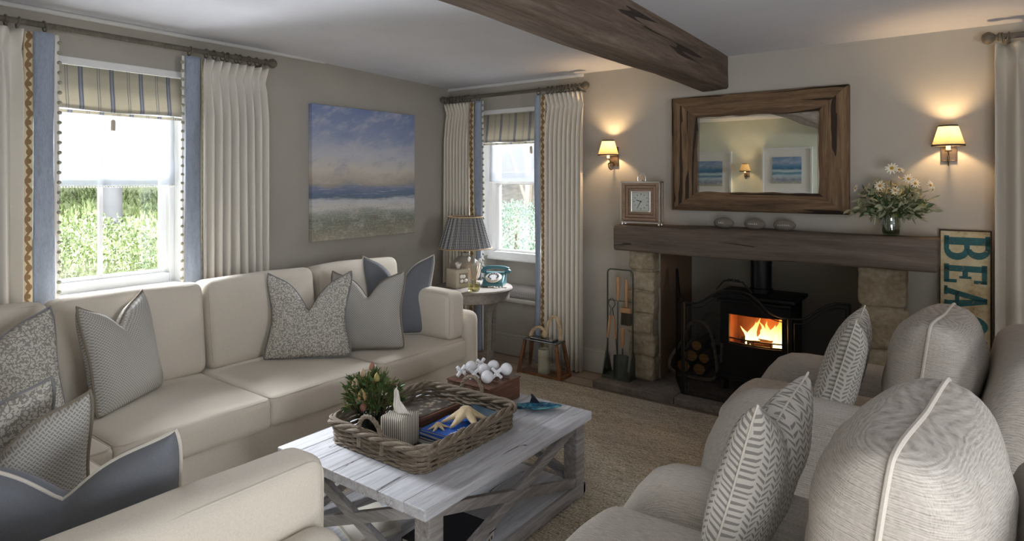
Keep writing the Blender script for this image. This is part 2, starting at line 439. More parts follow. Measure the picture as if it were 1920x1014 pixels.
M['petal'] = plain('white_petal', srgb(236, 228, 206), .7)
M['yolk'] = plain('orange_flower_centre', srgb(190, 140, 50), .8, bump=.5, bscale=400)
M['cork'] = plain('shell_box_wood', srgb(186, 176, 156), .7, var=.05)
def stone_mat(name, a, b, c):
    n = NT(name); v = n.coord(); f, _ = n.noise(v, 5, 5, .6, .5); g, _ = n.noise(v, 40, 4); vo = n.voro(v, 16)
    n.col(n.ramp(f*.7+g*.3, [(.32, a), (.5, b), (.68, c)])); n.set(Roughness=.9); n.val(n.p, 'Specular IOR Level', .2)
    n.bump(f*.8+g*.5-vo*.3, .8, .02); return n.m
M['stone'] = stone_mat('honey_stone', srgb(120, 104, 82), srgb(164, 150, 126), srgb(190, 180, 158))
M['hearth'] = stone_mat('hearth_slate', srgb(96, 88, 80), srgb(120, 111, 102), srgb(140, 130, 118))
M['pebble'] = plain('engraved_pebble', srgb(112, 105, 95), .8, var=.1, scale=30, bump=.2, bscale=120)
# jute rug
def rug_mat():
    n = NT('jute_rug'); a, _ = n.noise(n.coord('Object', (4, 34, 1)), 4, 3, .7); b, _ = n.noise(n.coord('Object', (34, 22, 1)), 3, 2, .7); big, _ = n.noise(n.coord('Object', (1, 5, 1)), 2.5, 3)
    w = n.wave(n.coord('Object'), 30, 1.0, 6, 'Y')
    f = a*.42+b*.38+big*.12+w*.10
    n.col(n.ramp(f, [(.36, srgb(104, 94, 78)), (.48, srgb(180, 170, 150)), (.60, srgb(232, 226, 210))])); n.set(Roughness=.95)
    n.val(n.p, 'Specular IOR Level', .1); n.bump(a+b+w*.5, .9, .008); return n.m
M['rug'] = rug_mat()
# ================================================================= ROOM
XL, YA, XR, YR = -3.95, 4.35, 2.8, -0.95
H = 2.43
def struct(name, mb, m, parent=None, **k):
    o = mb.build(name, m, parent, **k)
    if parent is None: o['kind'] = 'structure'
    return o
b = MB(); b.box(XL-.3, XR+.3, YR-.3, YA+1.1, -.12, 0); struct('floor', b, M['floor'], smooth=False)
# ceiling: old, very slightly falling towards the fireplace wall
b = MB()
ys = [YR-.3, 2.3, 4.35, 4.75]; zs = [2.412, 2.410, 2.362, 2.355]
for i in range(3):
    b.add([(XL-.3, ys[i], zs[i]), (XR+.3, ys[i], zs[i]), (XR+.3, ys[i+1], zs[i+1]), (XL-.3, ys[i+1], zs[i+1]),
           (XL-.3, ys[i], 2.6), (XR+.3, ys[i], 2.6), (XR+.3, ys[i+1], 2.6), (XL-.3, ys[i+1], 2.6)],
          [(0, 3, 2, 1), (4, 5, 6, 7), (0, 1, 5, 4), (1, 2, 6, 5), (2, 3, 7, 6), (3, 0, 4, 7)])
struct('ceiling', b, M['ceil'], smooth=False)
# wall left (window wall): opening Y 1.12..1.93, z .84...2.165
WB = (1.08, 1.93, .84, 2.165)
b = MB(); x0, x1 = XL-.24, XL
b.box(x0, x1, YR-.2, WB[0], 0, 2.5); b.box(x0, x1, WB[1], YA+.4, 0, 2.5)
b.box(x0, x1, WB[0], WB[1], 0, WB[2]); b.box(x0, x1, WB[0], WB[1], WB[3], 2.5)
struct('wall_left', b, M['wall'], smooth=False)
# fireplace wall: alcove opening X -3.64..-2.74 from z .46 to 2.115; fireplace X -1.84..-.55, z 0..1.02; right window X .45..1.5
WA = (-3.62, -2.74, .46, 2.115)
b = MB(); y0, y1 = YA, YA+.32
b.box(XL-.2, WA[0], y0, y1, 0, 2.5); b.box(WA[0], WA[1], y0, y1, 0, WA[2]); b.box(WA[0], WA[1], y0, y1, WA[3], 2.5)
b.box(WA[1], -1.86, y0, y1, 0, 2.5); b.box(-1.86, -.53, y0, y0+.12, 1.0, 2.5); b.box(-.53, .45, y0, y1, 0, 2.5)
b.box(.45, 1.5, y0, y1, 0, .85); b.box(.45, 1.5, y0, y1, 2.1, 2.5); b.box(1.5, XR+.2, y0, y1, 0, 2.5)
struct('wall_fireplace', b, M['wall'], smooth=False)
b = MB(); b.box(WA[0], WA[1], YA+.3, YA+.34, .46, .80); struct('wall_alcove', b, M['wall'], smooth=False)
# fireplace recess
b = MB(); b.box(-1.9, -.5, 4.98, 5.06, 0, 1.4); b.box(-1.9, -.5, YA+.10, 5.06, 1.30, 1.4)
struct('wall_recess', b, M['inner'], smooth=False)
b = MB(); b.box(-1.93, -1.855, YA+.005, 5.06, 0, 1.4); b.box(-.535, -.46, YA+.005, 5.06, 0, 1.4)
struct('wall_recess_side', b, M['soot'], smooth=False)
# right wall with added window, rear wall with added doors, openings for fill light
b = MB(); b.box(XR, XR+.24, YR-.2, -.5, 0, 2.5); b.box(XR, XR+.24, 1.3, YA+.2, 0, 2.5); b.box(XR, XR+.24, -.5, 1.3, 0, .85); b.box(XR, XR+.24, -.5, 1.3, 2.15, 2.5)
struct('wall_right', b, M['wall'], smooth=False)
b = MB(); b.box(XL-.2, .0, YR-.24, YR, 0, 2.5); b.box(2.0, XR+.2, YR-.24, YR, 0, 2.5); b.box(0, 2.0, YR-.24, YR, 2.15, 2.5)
struct('wall_rear', b, wall_mat('green_wall_paint_lit', srgb(226, 227, 208)), smooth=False)  # greenish paint made paler to stand in for daylight on this wall
def frame_mb(b, u0, u1, z0, z1, w, place, d0, d1):
    """rectangular frame; place(u0,u1,d0,d1,z0,z1)"""
    place(b, u0, u0+w, d0, d1, z0, z1); place(b, u1-w, u1, d0, d1, z0, z1)
    place(b, u0+w, u1-w, d0, d1, z0, z0+w); place(b, u0+w, u1-w, d0, d1, z1-w, z1)
plX = lambda b, u0, u1, d0, d1, z0, z1: b.box(d0, d1, u0, u1, z0, z1)
plY = lambda b, u0, u1, d0, d1, z0, z1: b.box(u0, u1, d0, d1, z0, z1)
def window(name, u0, u1, z0, z1, pl, f, s, mull=True, midrail=None, lowsash=True):
    """f: outer frame depth range, s: sash depth range"""
    b = MB(); frame_mb(b, u0, u1, z0, z1, .06, pl, *f)
    root = struct(name, b, M['white'], bevel=.004, smooth=False)
    zm = midrail or (z0+z1)/2
    b = MB(); frame_mb(b, u0+.045, u1-.045, z0+.03, zm, .05, pl, *s)
    if mull: c = (u0+u1)/2; pl(b, c-.011, c+.011, s[0]+.005, s[1]-.005, z0+.08, zm-.05)
    b.build('lower_sash', M['white'], root, bevel=.004, smooth=False)
    sh = (s[0]-.035, s[1]-.035) if abs(s[0]) > abs(f[0]) or pl is plX else (s[0]+.035, s[1]+.035)
    b = MB(); frame_mb(b, u0+.045, u1-.045, zm-.04, z1-.03, .045, pl, *sh)
    if mull: pl(b, c-.011, c+.011, sh[0]+.005, sh[1]-.005, zm, z1-.07)
    b.build('upper_sash', M['white'], root, bevel=.004, smooth=False)
    b = MB(); m = (s[0]+s[1])/2; pl(b, u0+.09, u1-.09, m-.002, m+.002, z0+.07, zm-.04); b.build('pane', M['glass'], root, smooth=False)
    b = MB(); m = (sh[0]+sh[1])/2; pl(b, u0+.09, u1-.09, m-.002, m+.002, zm, z1-.07); b.build('pane', M['glass'], root, smooth=False)
    return root
w1 = window('window_1', WB[0], WB[1], WB[2]+.03, WB[3], plX, (XL-.23, XL-.11), (XL-.19, XL-.15), True, 1.56)
b = MB(); b.rbox((XL-.06, (WB[0]+WB[1])/2, WB[2]+.018), (.20, WB[1]-WB[0]+.0, .034), .012, 3); b.build('window_sill', M['white'], w1)
b = MB(); b.box(XL-.11, XL+.004, WB[1]-.03, WB[1], WB[2]+.03, WB[3]); b.box(XL-.11, XL+.004, WB[0], WB[0]+.03, WB[2]+.03, WB[3]); b.box(XL-.11, XL+.012, WB[0]-.03, WB[1]+.03, WB[3]-.028, WB[3]+.012)
b.build('window_casing', M['white'], w1, bevel=.005, smooth=False)
w2 = window('window_2', WA[0]+.0, WA[1], .80, WA[3], plY, (YA+.16, YA+.30), (YA+.21, YA+.25), False, 1.52)
b = MB(); b.rbox(((WA[0]+WA[1])/2, YA+.19, .80), (WA[1]-WA[0], .10, .03), .012, 3); b.build('window_sill', M['white'], w2)
b = MB(); b.box(WA[0]-.02, WA[1]+.02, YA-.012, YA+.02, WA[3]-.018, WA[3]+.018); b.build('window_casing', M['white'], w2, bevel=.004, smooth=False)
b = MB(); b.box(WA[0], WA[0]+.012, YA+.01, YA+.17, .82, WA[3]-.02); b.box(WA[1]-.012, WA[1], YA+.01, YA+.17, .82, WA[3]-.02); b.build('window_lining', M['white'], w2, smooth=False)
w3 = window('window_3', .45, 1.5, .85, 2.1, plY, (YA+.16, YA+.30), (YA+.21, YA+.25), True)
w4 = window('added_window_4', -.5, 1.3, .85, 2.15, plX, (XR+.08, XR+.20), (XR+.12, XR+.16), True)  # unseen window added as an opening for the side fill lamp
# added garden doors, out of view, an opening for the room fill lamp
for i, (a0, a1) in enumerate(((0, 1.0), (1.0, 2.0))):
    b = MB(); frame_mb(b, a0, a1, 0.0, 2.15, .10, plY, YR-.14, YR-.09); d = struct('door_%d' % (i+1), b, M['white'], bevel=.004, smooth=False)
    b = MB(); b.box(a0+.1, a1-.1, YR-.117, YR-.113, .1, 2.05); b.build('pane', M['glass'], d, smooth=False)
# alcove ledge and cushion
b = MB(); b.rbox(((WA[0]+WA[1])/2, YA+.13, .475), (WA[1]-WA[0], .36, .035), .012, 3); o = b.build('trim_4', M['skirt']); o['kind'] = 'structure'
gn = NT('grey_check_cloth'); uv = gn.coord('Object'); x, y, z = gn.xyz(uv)
ck = ((x*90).frac().gt(.5))*.5+((z*90+y*90).frac().gt(.5))*.5
gn.col(gn.ramp(ck, [(0, srgb(208, 204, 200)), (.5, srgb(160, 154, 152)), (1, srgb(112, 106, 106))], 'CONSTANT')); gn.set(Roughness=.9)
b = MB(); b.rbox(((WA[0]+WA[1])/2, YA+.14, .528), (WA[1]-WA[0]-.03, .30, .062), .02, 8, (0, 0, .008)); o = b.build('seat_pad', gn.m)
tag(o, 'grey checked seat pad on the ledge of the corner window alcove', 'cushion')
# trims
b = MB(); b.box(XL, XL+.03, .2, 2.95, 2.386, 2.41); struct('trim_1', b, M['white'], bevel=.008, smooth=False)
b = MB(); b.box(XL+.0, -2.5, YA-.03, YA, 2.335, 2.362); struct('trim_2', b, M['white'], bevel=.008, smooth=False)
def skirting(name, x0, x1, y0, y1):
    b = MB(); b.box(x0, x1, y0, y1, 0, .155)
    dx = .006 if x1-x0 < .05 else 0; dy = .006 if y1-y0 < .05 else 0
    b.box(x0+(0 if x0 <= XL else dx), x1-dx, y0+dy, y1, .155, .18)
    struct(name, b, M['skirt'], bevel=.004, smooth=False)
skirting('baseboard_left', XL, XL+.022, YR, YA-.022)
skirting('baseboard_fireplace', XL, -2.27, YA-.022, YA)
b = MB(); b.box(.10, XR, YA-.022, YA, 0, .17); struct('baseboard_right', b, M['skirt'], bevel=.004, smooth=False)
b = MB(); b.box(XL, 0, YR, YR+.022, 0, .17); struct('baseboard_rear', b, M['skirt'], bevel=.004, smooth=False)
# hearth
hb = MB(); random.seed(3)
xs = [-2.24, -1.62, -.98, -.36, .06]
for i in range(4): hb.box(xs[i]+.002, xs[i+1]-.002, 4.01, 5.0, 0, .05)
o = hb.build('hearth', M['hearth'], bevel=.006, smooth=False); o['kind'] = 'structure'
# beam
def rough_beam(name, size, m, seed, amp, axis, parent=None, n=26, bow=0):
    sx, sy, sz = size
    def fn(p, u, v, w):
        q = Vector((p.x*3, p.y*3, p.z*3))+Vector((seed, seed*2, 0))
        if axis == 'y': q.y *= .5
        if axis == 'x': q.x *= .5
        d = noise.noise_vector(q)*amp+noise.noise_vector(q*4)*amp*.3
        if axis == 'y': d.y *= .2
        if axis == 'x': d.x *= .2
        if sz > .1 and w > .8 and axis == 'y': d.z = 0
        p = p+d
        if bow: p.z -= bow*(1-u*u)*(1 if w < 0 else 0)
        return p
    b = MB(); b.rbox((0, 0, 0), size, .02, n, fn=fn)
    return b
b = rough_beam('beam', (.185, 5.45, .29), M['beam'], 3, .014, 'y'); o = b.build('beam', M['beam'], loc=(-1.455, 1.64, 2.135+.145)); o.name = 'ceiling_beam'
o['kind'] = 'structure'
b = rough_beam('mantel', (1.935, .30, .182), M['mantel'], 9, .010, 'x', n=26)
o = b.build('mantel_beam', M['mantel'], loc=(-1.12, 4.19, 1.098)); tag(o, 'thick dark oak beam mantelpiece above the fireplace', 'mantelpiece')
# stone piers
def pier(name, xc, w, seed, label):
    root = empty(name, (xc, 4.283, .05), 0, label, 'stone pier')
    random.seed(seed); z = 0; k = 0
    hs = [.17, .16, .15, .17, .15, .15] if seed == 1 else [.22, .24, .25, .24]
    for h in hs:
        ww = w*random.uniform(.9, 1.06); off = (random.uniform(-.5, .5))*w*.10; dd = random.uniform(.11, .13)
        sd = random.random()*50
        def fn(p, u, v, ww2, sd=sd):
            q = p*9+Vector((sd, 0, 0)); return p+noise.noise_vector(q)*.010+noise.noise_vector(q*3)*.005
        b = MB(); b.rbox((off, 0, z+h/2), (ww, dd, h-.008), .022, 9, (0, .01, 0), fn=fn)
        o = b.build('stone_block', M['stone'], root); z += h; k += 1
    b = MB(); b.box(-w*.42, w*.42, -.045, .055, 0, z-.01); b.build('mortar', M['stone'], root)
    return root
pier('stone_pier', -1.955, .205, 1, 'left stone pier under the mantelpiece beside the fireside tools')
pier('stone_pier', -.43, .25, 2, 'right stone pier under the mantelpiece between stove and wooden sign')
# rug
b = MB(); b.rbox((-.95, 2.05, .007), (3.8, 3.80, .012), .005, 4); o = b.build('rug', M['rug']); tag(o, 'large beige woven jute rug under the coffee table', 'rug')
# outside
gm = NT('grass'); v = gm.coord(); f, _ = gm.noise(v, 2.5, 4); g, _ = gm.noise(v, 30, 3); gm.col(gm.ramp(f*.5+g*.5, [(.35, srgb(124, 134, 92)), (.55, srgb(160, 168, 122)), (.7, srgb(186, 190, 150))])); gm.set(Roughness=.9)
M['grass'] = gm.m
M['blade'] = plain('grass_blade', srgb(116, 130, 84), .7, var=.45, scale=9)
def gz(x, y): return .12+max(0, -x-4.6)*.26+.10*noise.noise(Vector((x*.8, y*.8, 3)))
b = MB(); b.grid(lambda u, v: Vector((-4.35-u*16, -9+v*13.6, gz(-4.35-u*16, -9+v*13.6) if u > .001 else 0)), 40, 50)
o = b.build('ground_bank', M['grass']); o['kind'] = 'structure'
b = MB(); b.grid(lambda u, v: Vector((-18+u*24, 4.72+v*14, max(0, v*14-1.4)*.30+.05*noise.noise(Vector((u*30, v*20, 0))))), 40, 30); o = b.build('ground_garden', plain('pale_gravel', srgb(206, 198, 182), .95, var=.22, scale=6)); o['kind'] = 'structure'
random.seed(5); b = MB()
for i in range(14000):
    x = -4.7-random.random()**1.2*4.6; y = .2+random.random()*4.0; top = 1.05+.45*noise.noise(Vector((x*.7, y*1.3, 0)))-.0
    if x < -6.6 and y > 2.6: top *= .6
    zb = gz(x, y); hgt = random.uniform(.08, .30)*(1.1 if x < -5.2 else .8)*(.35 if x < -6.3 and y > 2.0 else 1)
    a = random.random()*6.28; w = random.uniform(.006, .018); lean = random.uniform(0, .14); ca, sa = math.cos(a), math.sin(a)
    b.add([(x-w*sa, y+w*ca, zb-.05), (x+w*sa, y-w*ca, zb-.05), (x+lean*ca*.5+w*sa*.7, y+lean*sa*.5-w*ca*.7, zb+hgt*.6), (x+lean*ca*.5-w*sa*.7, y+lean*sa*.5+w*ca*.7, zb+hgt*.6), (x+lean*ca, y+lean*sa, zb+hgt)], [(0, 1, 2, 3), (3, 2, 4)])
o = b.build('long_grass', M['blade'], smooth=False); tag(o, 'long green grass on the bank outside the left window', 'grass', kind='stuff')
def bush(name, c, r, m, label, seed, n=900):
    random.seed(seed); root = empty(name, (c[0], c[1], c[2]-r[2]), 0, label, 'bush'); b = MB()
    for i in range(n):
        d = Vector((random.gauss(0, 1), random.gauss(0, 1), random.gauss(0, 1))).normalized()*random.uniform(.6, 1)
        p = Vector((d.x*r[0], d.y*r[1], d.z*r[2]+r[2])); L = .030
        mm = T(*p) @ Euler((random.random()*6, random.random()*6, random.random()*6)).to_matrix().to_4x4()
        b.add([(0, 0, 0), (L*.5, L*.35, .01), (L*1.3, 0, 0), (L*.5, -L*.35, .01)], [(0, 1, 2, 3)], None, mm)
    b.build('foliage', m, root, smooth=False); b = MB(); b.tube([(0, 0, -.1), (0.02, 0, r[2])], [.03, .015], 6); b.build('stem', M['bark'], root)
    return root
bm = plain('bush_leaf', srgb(104, 118, 82), .7, var=.4, scale=12)
bush('garden_bush', (-6.3, 1.2, 1.0), (.5, .7, .42), bm, 'broad leafy bush on the grassy bank, left through the left window', 1, 3600)
bush('garden_bush', (-5.9, 2.15, .85), (.4, .6, .38), bm, 'small leafy bush on the grassy bank, right through the left window', 2, 3000)
bush('garden_bush', (-5.2, 7.1, .80), (.62, .5, .46), plain('blue_green_leaf', srgb(104, 128, 112), .7, var=.3, scale=5), 'blue-green bush seen through the alcove window', 3, 4000)
b = MB(); b.tube([(-8.0, 3.04, .4), (-8.0, 3.04, 2.6)], .11, 10); o = b.build('wooden_post', plain('weathered_post', srgb(84, 84, 88), .8, var=.1)); tag(o, 'grey wooden post in the field outside the left window', 'post')
b = MB(); b.tube([(-6.6, 9.3, 0), (-6.5, 9.3, 1.4), (-6.65, 9.4, 3.2)], [.09, .07, .05], 8); b.tube([(-6.5, 9.3, 1.4), (-6.0, 9.4, 2.6)], [.05, .02], 6); b.tube([(-6.53, 9.3, 1.1), (-7.2, 9.5, 2.4)], [.05, .02], 6); o = b.build('pale_tree', plain('pale_bark', srgb(196, 188, 172), .9)); tag(o, 'bare pale tree behind the bush outside the alcove window', 'tree')

# ================================================================= CURTAINS, BLINDS, PICTURES
tp = NT('scroll_tape'); uv = tp.coord('UV'); u, v, _ = tp.xyz(uv)
p = ((v/.098).frac())*2.0
def circ(cx, cy, r): return (((u-cx)*(u-cx))+((p-cy)*(p-cy))).sqrt().lt(r)
sw = ((u-.48-((p*PI).sin())*.22).abs()).lt(.16)
tp.col(tp.mix((circ(.60, .5, .36).max(circ(.55, 1.45, .27))).max(sw), srgb(206, 192, 156), srgb(134, 106, 74))); tp.set(Roughness=.9)
tp.bump(circ(.60, .5, .36).max(circ(.55, 1.45, .27)), .4, .003)
def curtain_panel(b, place, a0, a1, zt, zb, nf, depth, seed=0, head=True, base=.0):
    random.seed(seed); ph = [random.uniform(-.25, .25) for _ in range(nf+2)]; am = [random.uniform(.8, 1.2) for _ in range(nf+2)]
    rows = [0, .02, .05, .08, .10, .12, .15, .19, .25, .35, .5, .8, 1.1, 1.4, 1.7, 2.0, 2.3]
    rows = [d for d in rows if d < zt-zb-.05]+[zt-zb]; nu = nf*14
    def fn(s, t):
        d = rows[int(round(t*(len(rows)-1)))]; f = s*nf; i = min(nf, int(f)); fi = f-int(f)
        phi = 2*PI*f
        if head:
            if d < .10: k = -.1+1.05*(d/.10)**1.3; A = .95-.5*(d/.10)
            elif d < .35: q = (d-.10)/.25; k = .95-.75*q**.6; A = .45+.55*q**.7
            else: k = .20-.35*min(1, (d-.35)/1.5); A = 1
        else: k = .1; A = 1
        w = (a1-a0)/nf; lo = min(1, max(0, (d-.4)/1.2))
        am1 = am[i]*(1-fi)+am[min(i+1, nf)]*fi
        x = s*(a1-a0)-k*w*.155*math.sin(phi)+lo*w*.18*(ph[i]*(1-fi)+ph[min(i+1, nf)]*fi)*math.sin(PI*s)*2
        y = base+depth*A*((.5+.5*math.cos(phi))**.75)*(1+lo*(am1-1))
        if head and abs(d-.10) < .03: y -= depth*.06*(.5+.5*math.cos(phi))
        return Vector(place(a0+x, y, zt-d))
    b.grid(fn, nu, len(rows)-1)
def curtain(label, place, cream, tape, blue, bob, zt, zb, nf, depth, seed, mat='cream_c'):
    c = place(cream[0], 0, zb); root = empty('curtain', (c[0], c[1], zb), 0, label, 'curtain')
    inv = Matrix.Translation((-c[0], -c[1], -zb))
    def B(): q = MB(); q.M = inv; return q
    b = B(); curtain_panel(b, place, cream[0], cream[1], zt, zb, nf, depth, seed); b.build('curtain_panel', M[mat], root, angle=80, solid=.004)
    if tape:
        b = B(); n = 60; b.grid(lambda s, t: (Vector(place(tape[0]+(tape[1]-tape[0])*s, tape[2]+(tape[3]-tape[2])*s+.006*math.sin(t*9), zt-.004-(zt-zb-.01)*t)), (s, (zt-zb)*t)), 3, n)
        b.build('scroll_trim', tp.m, root, solid=.003)
    if blue:
        b = B(); b.grid(lambda s, t: Vector(place(blue[0]+(blue[1]-blue[0])*s, blue[2]+.012*math.sin(s*PI)+.010*math.sin(t*7+s*3)+.004*noise.noise(Vector((s*6, t*30, seed))), zt-(zt-zb)*t)), 8, 90)
        b.build('blue_border', M['blue_c'], root, solid=.004, angle=80)
    if bob:
        z = zt-.04; bb = MB(); bb.ball((0, 0, 0), .0105, 10, 7); first = None
        while z > zb+.45:
            p = Vector(place(bob[0]+random.uniform(-.001, .001), bob[1]+.006*math.sin(z*4), z))-Vector((c[0], c[1], zb))
            if first is None: first = o = bb.build('bobble', M['bobble'], root)
            else: o = first.copy(); COL.objects.link(o); o.parent = root
            o.location = p; z -= .052
        b = B(); b.grid(lambda s, t: Vector(place(bob[2]+(bob[0]-bob[2])*s, bob[1]-.004, zt-(zt-zb)*t)), 1, 30); b.build('fringe_tape', M['whitef'], root, solid=.002)
    return root
pB = lambda a, n, z: (XL+.07+n, a, z)
pA = lambda a, n, z: (a, YA-.07-n, z)
curtain('cream pleated curtain left of the left window, at the photo edge', pB, (.50, 1.055), (1.058, 1.098, .045, .045), (1.098, 1.19, .045), (1.212, .045, 1.19), 2.262, .015, 7, .075, 1)
curtain('cream pleated curtain between the left window and the seascape canvas', pB, (1.968, 2.40), (1.950, 1.968, .062, .035), (1.855, 1.95, .05), (1.838, .05, 1.855), 2.258, .015, 8, .075, 2)
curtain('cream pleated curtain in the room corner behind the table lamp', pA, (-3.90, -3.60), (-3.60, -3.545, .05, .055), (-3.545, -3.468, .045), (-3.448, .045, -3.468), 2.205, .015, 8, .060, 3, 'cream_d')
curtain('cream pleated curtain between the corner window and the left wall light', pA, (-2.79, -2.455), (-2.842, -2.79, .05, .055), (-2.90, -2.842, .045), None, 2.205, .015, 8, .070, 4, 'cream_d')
curtain('cream curtain with shade in its colour at the right edge beside the wooden sign', pA, (.09, .75), None, None, None, 2.235, .015, 7, .085, 6, 'cream_e')
def pole(label, place, a0, a1, z, n, rings, ends, mount):
    c = place(a0, n, z); root = empty('curtain_pole', c, 0, label, 'curtain pole'); inv = Matrix.Translation((-c[0], -c[1], -c[2]))
    def B(): q = MB(); q.M = inv; return q
    b = B(); b.tube([place(a0, n, z), place(a1, n, z)], .0155, 12); b.build('pole', M['pole'], root)
    for e, s in ends:
        ax = Vector(place(a1, n, z))-Vector(place(a0, n, z)); ax = ax.normalized()*s
        m = Matrix.Translation(place(e, n, z)) @ ax.to_track_quat('Z', 'Y').to_matrix().to_4x4()
        b = B(); b.lathe([(.001, -.002), (.024, 0), (.024, .008), (.015, .014), (.014, .022), (.026, .034), (.033, .05), (.031, .064), (.020, .078), (.001, .084)], 18, m); b.build('finial', M['pole'], root)
    random.seed(len(label))
    for a in rings:
        tilt = random.uniform(-.35, .35); b = B(); pts = []
        for k in range(18):
            t = 2*PI*k/18; rr = .027; pts.append(place(a+rr*math.sin(t)*math.sin(tilt)*.6, n+rr*math.cos(t), z-.008+rr*math.sin(t)))
        b.tube(pts, .0045, 6, True); b.build('ring', M['pole'], root)
    for a in mount:
        b = B(); b.tube([place(a, -.066, z-.03), place(a, n-.02, z-.03), place(a, n, z-.012)], .007, 8); b.build('bracket', M['pole'], root)
    return root
pole('grey wooden curtain pole above the large left window', pB, .30, 2.385, 2.30, .05, [.62, .72, .80, .88, .95, .985, 1.035, 1.145]+[1.885, 1.985, 2.035, 2.09, 2.12, 2.18, 2.205, 2.27, 2.325], [(2.385, 1)], [2.36, .45])
pole('grey wooden curtain pole above the corner alcove window', pA, -3.87, -2.475, 2.245, .05, [-3.86, -3.83, -3.80, -3.76, -3.72, -3.68, -3.645, -3.61, -3.50, -2.86, -2.77, -2.73, -2.68, -2.655, -2.635, -2.61, -2.58, -2.545, -2.51], [(-2.475, 1), (-3.86, -1)], [-2.49, -3.84])
pole('brown wooden curtain pole at the top right of the photo', pA, .12, 1.7, 2.272, .05, [.125, .145, .22, .33, .42, .5, .6], [(.115, -1)], [.15, 1.6])
# blinds
bl = NT('ticking_stripe'); v = bl.coord('UV'); u, vv, _ = bl.xyz(v)
f = (u/.155).frac(); g = ((f-.5).abs()); thin = ((f-.03).abs()).lt(.012).max(((f-.10).abs()).lt(.012))
wide = (g.lt(.075)); core = (g.lt(.03)); wv, _ = bl.noise(bl.coord('UV', (200, 40, 1)), 3, 2)
c0 = bl.ramp(wv, [(.3, srgb(176, 170, 154)), (.7, srgb(206, 200, 184))])
c1 = bl.mix(thin*.65, c0, srgb(100, 108, 126)); c1 = bl.mix(wide*.75, c1, srgb(96, 106, 130)); c1 = bl.mix(core*.5, c1, srgb(180, 182, 184))
bl.col(c1); bl.set(Roughness=.9); tr = bl.shader('ShaderNodeBsdfTranslucent'); bl.lk(c1, tr.inputs[0]); bl.mixsh(.4, bl.p.outputs[0], tr.outputs[0])
sh = NT('sheer_voile'); trn = sh.shader('ShaderNodeBsdfTransparent', Color=(1, 1, 1, 1)); df = sh.shader('ShaderNodeBsdfTranslucent', Color=(.20, .215, .24, 1)); d2 = sh.shader('ShaderNodeBsdfDiffuse', Color=(.6, .62, .66, 1))
ms = sh.n.new('ShaderNodeMixShader'); ms.inputs[0].default_value = .5; sh.lk(df.outputs[0], ms.inputs[1]); sh.lk(d2.outputs[0], ms.inputs[2]); sh.mixsh(.52, trn.outputs[0], ms.outputs[0])
def roman(label, place, a0, a1, zt, zb, pulla):
    root = empty('roman_blind', place((a0+a1)/2, 0, zb), 0, label, 'blind'); c = root.location; inv = Matrix.Translation(-c)
    def B(): q = MB(); q.M = inv; return q
    prof = [(0, zt), (.004, zt-.06), (.010, zt-(zt-zb)*.5), (.022, zb+.05), (.026, zb+.015), (.020, zb), (.008, zb+.006), (.004, zb+.03)]
    b = B(); b.grid(lambda s, t: (Vector(place(a0+(a1-a0)*s, prof[int(round(t*7))][0], prof[int(round(t*7))][1]+(.004*math.sin(s*9) if t > .5 else 0))), (s*(a1-a0), t)), 24, 7); b.build('blind_fabric', bl.m, root, solid=.002)
    b = B(); b.grid(lambda s, t: (Vector(place(a0+(a1-a0)*s, .004-.002*t, zb-.004-.016*t)), (s*(a1-a0)+.05, t)), 16, 1); b.build('blind_hem', bl.m, root, solid=.004)
    p = place(pulla, .03, zb); b = B(); b.tube([(p[0], p[1], zb), (p[0], p[1], zb-.05)], .0012, 5); b.build('cord', M['whitef'], root)
    b = B(); b.lathe([(.009, 0), (.012, .004), (.012, .055), (.006, .062)], 12, T(p[0], p[1], zb-.108)); b.build('cord_pull', M['cork'], root)
def sheer(label, place, a0, a1, zt, zb):
    root = empty('sheer_blind', place((a0+a1)/2, 0, zb), 0, label, 'blind'); inv = Matrix.Translation(-root.location)
    def B(): q = MB(); q.M = inv; return q
    folds = [(0, zt), (.002, zt-.25), (.004, zb+.20), (.012, zb+.10), (.014, zb), (.004, zb-.002), (.002, zb+.085)]
    b = B(); b.grid(lambda s, t: Vector(place(a0+(a1-a0)*s, folds[int(round(t*6))][0], folds[int(round(t*6))][1])), 12, 6); b.build('voile', sh.m, root)
    b = B(); n = int((a1-a0)/.014)
    for i in range(n): b.ball(place(a0+(i+.5)*(a1-a0)/n, .014, zb-.008), .0055, 6, 4)
    b.build('pompom_edge', M['whitef'], root)
roman('striped linen roman blind raised at the top of the large left window', lambda a, n, z: (XL+.002+n-.01, a, z), WB[0]+.035, WB[1]-.035, 2.135, 1.895, 1.50)
sheer('white sheer blind drawn halfway down the large left window', lambda a, n, z: (XL-.095+n, a, z), WB[0]+.04, WB[1]-.04, 2.12, 1.478)
roman('striped linen roman blind raised in the corner alcove window', lambda a, n, z: (a, YA+.035-n, z), WA[0]+.03, WA[1]-.03, 2.095, 1.845, -3.02)
sheer('white sheer blind drawn halfway down the corner alcove window', lambda a, n, z: (a, YA+.135-n, z), WA[0]+.05, WA[1]-.05, 2.08, 1.50)
